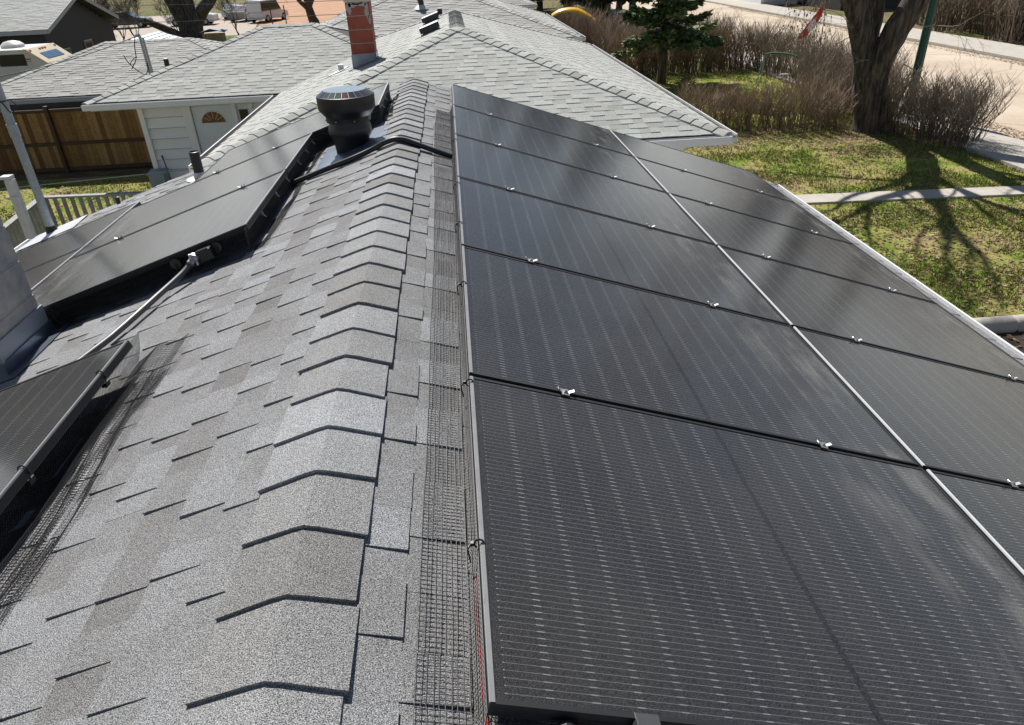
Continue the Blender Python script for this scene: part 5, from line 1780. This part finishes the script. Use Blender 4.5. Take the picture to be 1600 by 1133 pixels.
# ------------------------------------------------------------------ conifers
def conifer(p, h0, h1, rad, label, seed, mat='needles', nb=60, dens=46, trunk_r=.17, group=None, clear=.0, card=(.05, .16)):
    p = Vector(p); r = random.Random(seed)
    t_ = thing('spruce', label, 'tree', p, group)
    mb = MB(); mb.smooth = True
    mb.tube([p - Vector((0, 0, .1)), p + Vector((.02, 0, (h0 + h1) * .18)), p + Vector((.0, .03, h1 * .55)), p + Vector((0, 0, h1))], [trunk_r * 1.25, trunk_r, trunk_r * .7, .02], 12)
    mb.build('trunk', 'bark', t_, p)
    mb = MB(); wb = MB()
    for i in range(nb):
        f = (i + r.random()) / nb
        z = h0 + (h1 - h0) * f
        L = rad * (1 - f) ** .75 * r.uniform(.55, 1.12) + .15
        a = r.uniform(0, 6.283)
        d = Vector((math.cos(a), math.sin(a), 0))
        side = Vector((-d.y, d.x, 0))
        droop = r.uniform(.12, .46)
        pts = []
        for k in range(6):
            u = k / 5
            pts.append(p + d * (L * u) + Vector((0, 0, z - droop * L * u + .22 * L * u * u * u)) + side * r.gauss(0, .02))
        wb.tube(pts, [.03, .026, .02, .015, .010, .006], 4, .3, cap=False)
        bt = r.gauss(.5, .16)
        for j in range(int(dens * (.4 + L / rad))):
            u = r.random() ** .7
            k = min(4, int(u * 5)); q = pts[k].lerp(pts[k + 1], u * 5 - k)
            wd = L * .34 * (1.05 - u)
            q = q + side * r.gauss(0, wd * .55) + Vector((0, 0, r.gauss(-.03, .05)))
            dv = (d * r.uniform(.3, 1.1) + side * r.gauss(0, .75) + Vector((0, 0, r.gauss(-.12, .3)))).normalized()
            s = r.uniform(*card) * 1.4
            w = dv.cross(Vector((r.gauss(0, .6), r.gauss(0, .6), 1))).normalized() * s * r.uniform(.18, .3)
            tn = min(1, max(0, bt + r.gauss(0, .2) + .18 * u))
            mb.face([q - w, q + dv * s * .5 - w * 1.1, q + dv * s, q + dv * s * .5 + w * 1.1, q + w], tn)
    wb.build('branches', 'bark_far', t_, p)
    mb.build('needles', mat, t_, p)
    return t_
conifer((9.55, 31.7, G), 1.75, 8.6, 2.25, 'dark spruce with a bare lower trunk standing in front of the hedge', 61, 'needles', 95, 250, .17, None, 0, (.10, .22))
for i, (x, y, h, rd_) in enumerate(((12.6, 59.0, 13, 2.7), (10.6, 64.5, 14, 3.0), (13.8, 68.5, 14, 3.2), (8.8, 71.0, 15, 3.4), (12.0, 76.0, 15, 3.6), (7.6, 79.0, 15, 3.6), (15.4, 62.5, 12, 2.5), (16.4, 72.0, 14, 3.0))):
    conifer((x, y, G), 1.6, h, rd_, 'tall dark spruce in the row beyond the yellow slide', 70 + i, 'far_foliage', 60, 90, .25, 'spruces beyond the yellow slide', 0, (.25, .5))

# ------------------------------------------------------------------ pole, flag, swing, slide
P = Vector((15.55, 22.75, G))
t = thing('street_pole', 'dark green tapered steel pole beside the street hedge', 'pole', P)
m = MB(); m.smooth = True
m.tube([P, P + Vector((0, 0, 4)), P + Vector((0, 0, 8.5))], [.15, .125, .09], 8); m.build('shaft', 'green_metal', t, P)
m = MB(); m.box(P + Vector((0, 0, .03)), (.42, .42, .06), None, .5, .02); m.build('base_plate', 'green_metal', t, P)
P = Vector((16.0, 30.42, G))
t = thing('flag', 'faded red and white flag drooping from a thin stick above the hedge', 'flag', P)
m = MB(); m.tube([P, P + Vector((-.10, .02, 2.75))], .014, 6); m.build('stick', 'rail_grey', t, P)
def flag_part(u0, u1, mat, name):
    mb = MB(); N = 10
    rows = []
    a, b = Vector((14.95, 30.5, -2.46)), Vector((15.78, 30.45, -1.28))
    for i in range(N + 1):
        u = u0 + (u1 - u0) * i / N
        c = a.lerp(b, u)
        w = .34 * math.sin(math.pi * min(1, .15 + u * .78)) + .05
        row = []
        for k in range(5):
            v = k / 4
            row.append(c + Vector((.55, -.02, -.62)) * w * v + Vector((0, .035 * math.sin(u * 9 + v * 4), 0)))
        rows.append(row)
    off = Vector((.0, -.004, 0))
    for i in range(N):
        for k in range(4):
            q = [rows[i][k], rows[i][k + 1], rows[i + 1][k + 1], rows[i + 1][k]]
            mb.prism(q, off)
    return mb.build(name, mat, t, P)
flag_part(0, .30, 'flag_red', 'red_band'); flag_part(.30, .62, 'flag_white', 'white_band'); flag_part(.62, 1.0, 'flag_red', 'red_band')
m = MB(); m.smooth = True
m.tube([Vector((15.2, 30.5, -2.13)), Vector((15.55, 30.47, -1.66))], .045, 8); m.build('red_fold', 'flag_red', t, P)

P = Vector((14.2, 30.2, G))
t = thing('swing_set', 'small grey metal swing frame with curved green top bar behind the hedge', 'swing', P)
A, Bq = Vector((13.45, 30.1, -3.02)), Vector((14.35, 28.6, -3.05))
m = MB(); m.smooth = True
bar = smooth_path([A, A.lerp(Bq, .3) + Vector((0, 0, .10)), A.lerp(Bq, .7) + Vector((0, 0, .10)), Bq], 6)
m.tube(bar, .04, 8); m.build('top_bar', 'green_metal', t, P)
for q, d in ((A, Vector((-.35, -.25, 0))), (A, Vector((.15, .45, 0))), (Bq, Vector((-.25, -.35, 0))), (Bq, Vector((.4, .3, 0)))):
    m = MB(); e = q + d; e.z = G
    m.tube([q, e], .026, 8); m.build('leg', 'galv', t, P)
for f in (.25, .38, .55, .68, .82):
    q = bar[int(f * (len(bar) - 1))]
    m = MB(); m.tube([q, q + Vector((0, 0, -.75))], .012, 5); m.build('rope', 'pale_wood', t, P)
m = MB(); q = A.lerp(Bq, .60); m.box(q + Vector((0, 0, -.66)), (.34, .16, .03), None, .5, .01); m.build('seat', 'rv_white', t, P)
m = MB(); m.tube([Bq, Bq + Vector((.75, .1, .12))], .012, 5); m.build('brace', 'galv', t, P)

P = Vector((7.75, 44.4, G))
t = thing('slide', 'yellow plastic tube slide arching above the hedge beyond the roof corner', 'slide', P)
pts = smooth_path([(6.54, 44.6, -2.36), (7.0, 44.45, -2.13), (7.72, 44.3, -2.10), (8.35, 44.1, -2.38), (8.9, 44.0, -2.85), (9.3, 43.9, -3.4), (9.6, 43.9, -4.05)], 6)
m = MB(); m.smooth = True
rows = []
for i, q in enumerate(pts):
    d = (pts[min(i + 1, len(pts) - 1)] - pts[max(0, i - 1)]).normalized()
    s = d.cross(Vector((0, 0, 1))).normalized(); u = s.cross(d)
    rows.append([q + s * (.40 * math.cos(a)) + u * (.18 * math.sin(a)) for a in [math.pi * (k / 10) for k in range(11)]] + [q + s * (.44 * math.cos(a)) + u * (.22 * math.sin(a)) for a in [math.pi * (1.0 - k / 10) for k in range(11)]])
n = len(rows[0])
for i in range(len(rows) - 1):
    for k in range(n):
        m.face([rows[i][k], rows[i][(k + 1) % n], rows[i + 1][(k + 1) % n], rows[i + 1][k]])
m.build('chute', 'yellow_plastic', t, P)
for x in (6.6, 7.3):
    m = MB(); m.tube([(x, 44.6, G), (x, 44.6, -2.4)], .05, 8); m.build('post', 'pale_wood', t, P)

# ------------------------------------------------------------------ houses across the street
o1 = thing('house', 'white sided house across the street behind the hedge and flag', 'house', (31, 72, G))
m = MB(); m.box((29.9 + 1.9, 74, (G - 1.5) / 2), (5.2, 8, -1.5 - G)); m.build('wall', 'siding', o1, o1.location)
hip_roof(o1, 28.8, 34.8, 69.4, 78.6, -1.4, 'shingle_far', 'shingle_far', 501, 'NL', False, .4, .9)
m = MB(); m.box((31.0, 69.96, -2.9), (1.3, .06, 1.1)); w_ = m.build('window', 'white_trim', o1, o1.location)
m = MB(); m.box((31.0, 69.92, -2.9), (1.1, .03, .9)); m.build('pane', 'glass_dark', w_, o1.location)
o2 = thing('house', 'dark sided house across the street right of the white one', 'house', (37, 66, G))
m = MB(); m.box((36.3, 65, (G - 1.5) / 2), (8, 8, -1.5 - G)); m.build('wall', 'dark_siding', o2, o2.location)
hip_roof(o2, 31.9, 40.8, 60.4, 69.2, -1.4, 'shingle_far', 'shingle_far', 521, 'NL', False, .4, .9)
m = MB(); m.box((34.5, 60.96, -2.9), (1.5, .06, 1.1)); w_ = m.build('window', 'white_trim', o2, o2.location)
m = MB(); m.box((34.5, 60.92, -2.9), (1.3, .03, .9)); m.build('pane', 'glass_dark', w_, o2.location)

# ------------------------------------------------------------------ overhead wires
cable('overhead_cable', (-13.5, 9.2, -1.7), (-2.30, 14.6, -2.45), .02, .008, 'thin wire crossing in front of the brown fence to the white sided wall', 'galv')
cable('overhead_cable', (-16, 12.0, .2), (-8.98, 23.25, -.68), .9, .012, 'drooping dark cable reaching the mast on the garage roof')
cable('overhead_cable', (-45, 52, .1), (8, 64, -1.9), .5, .02, 'upper pale wire crossing before the tan gravel lot and orange ground', 'galv')
cable('overhead_cable', (-45, 50, -1.2), (8, 62, -2.5), .5, .02, 'lower pale wire crossing before the tan gravel lot and orange ground', 'galv')
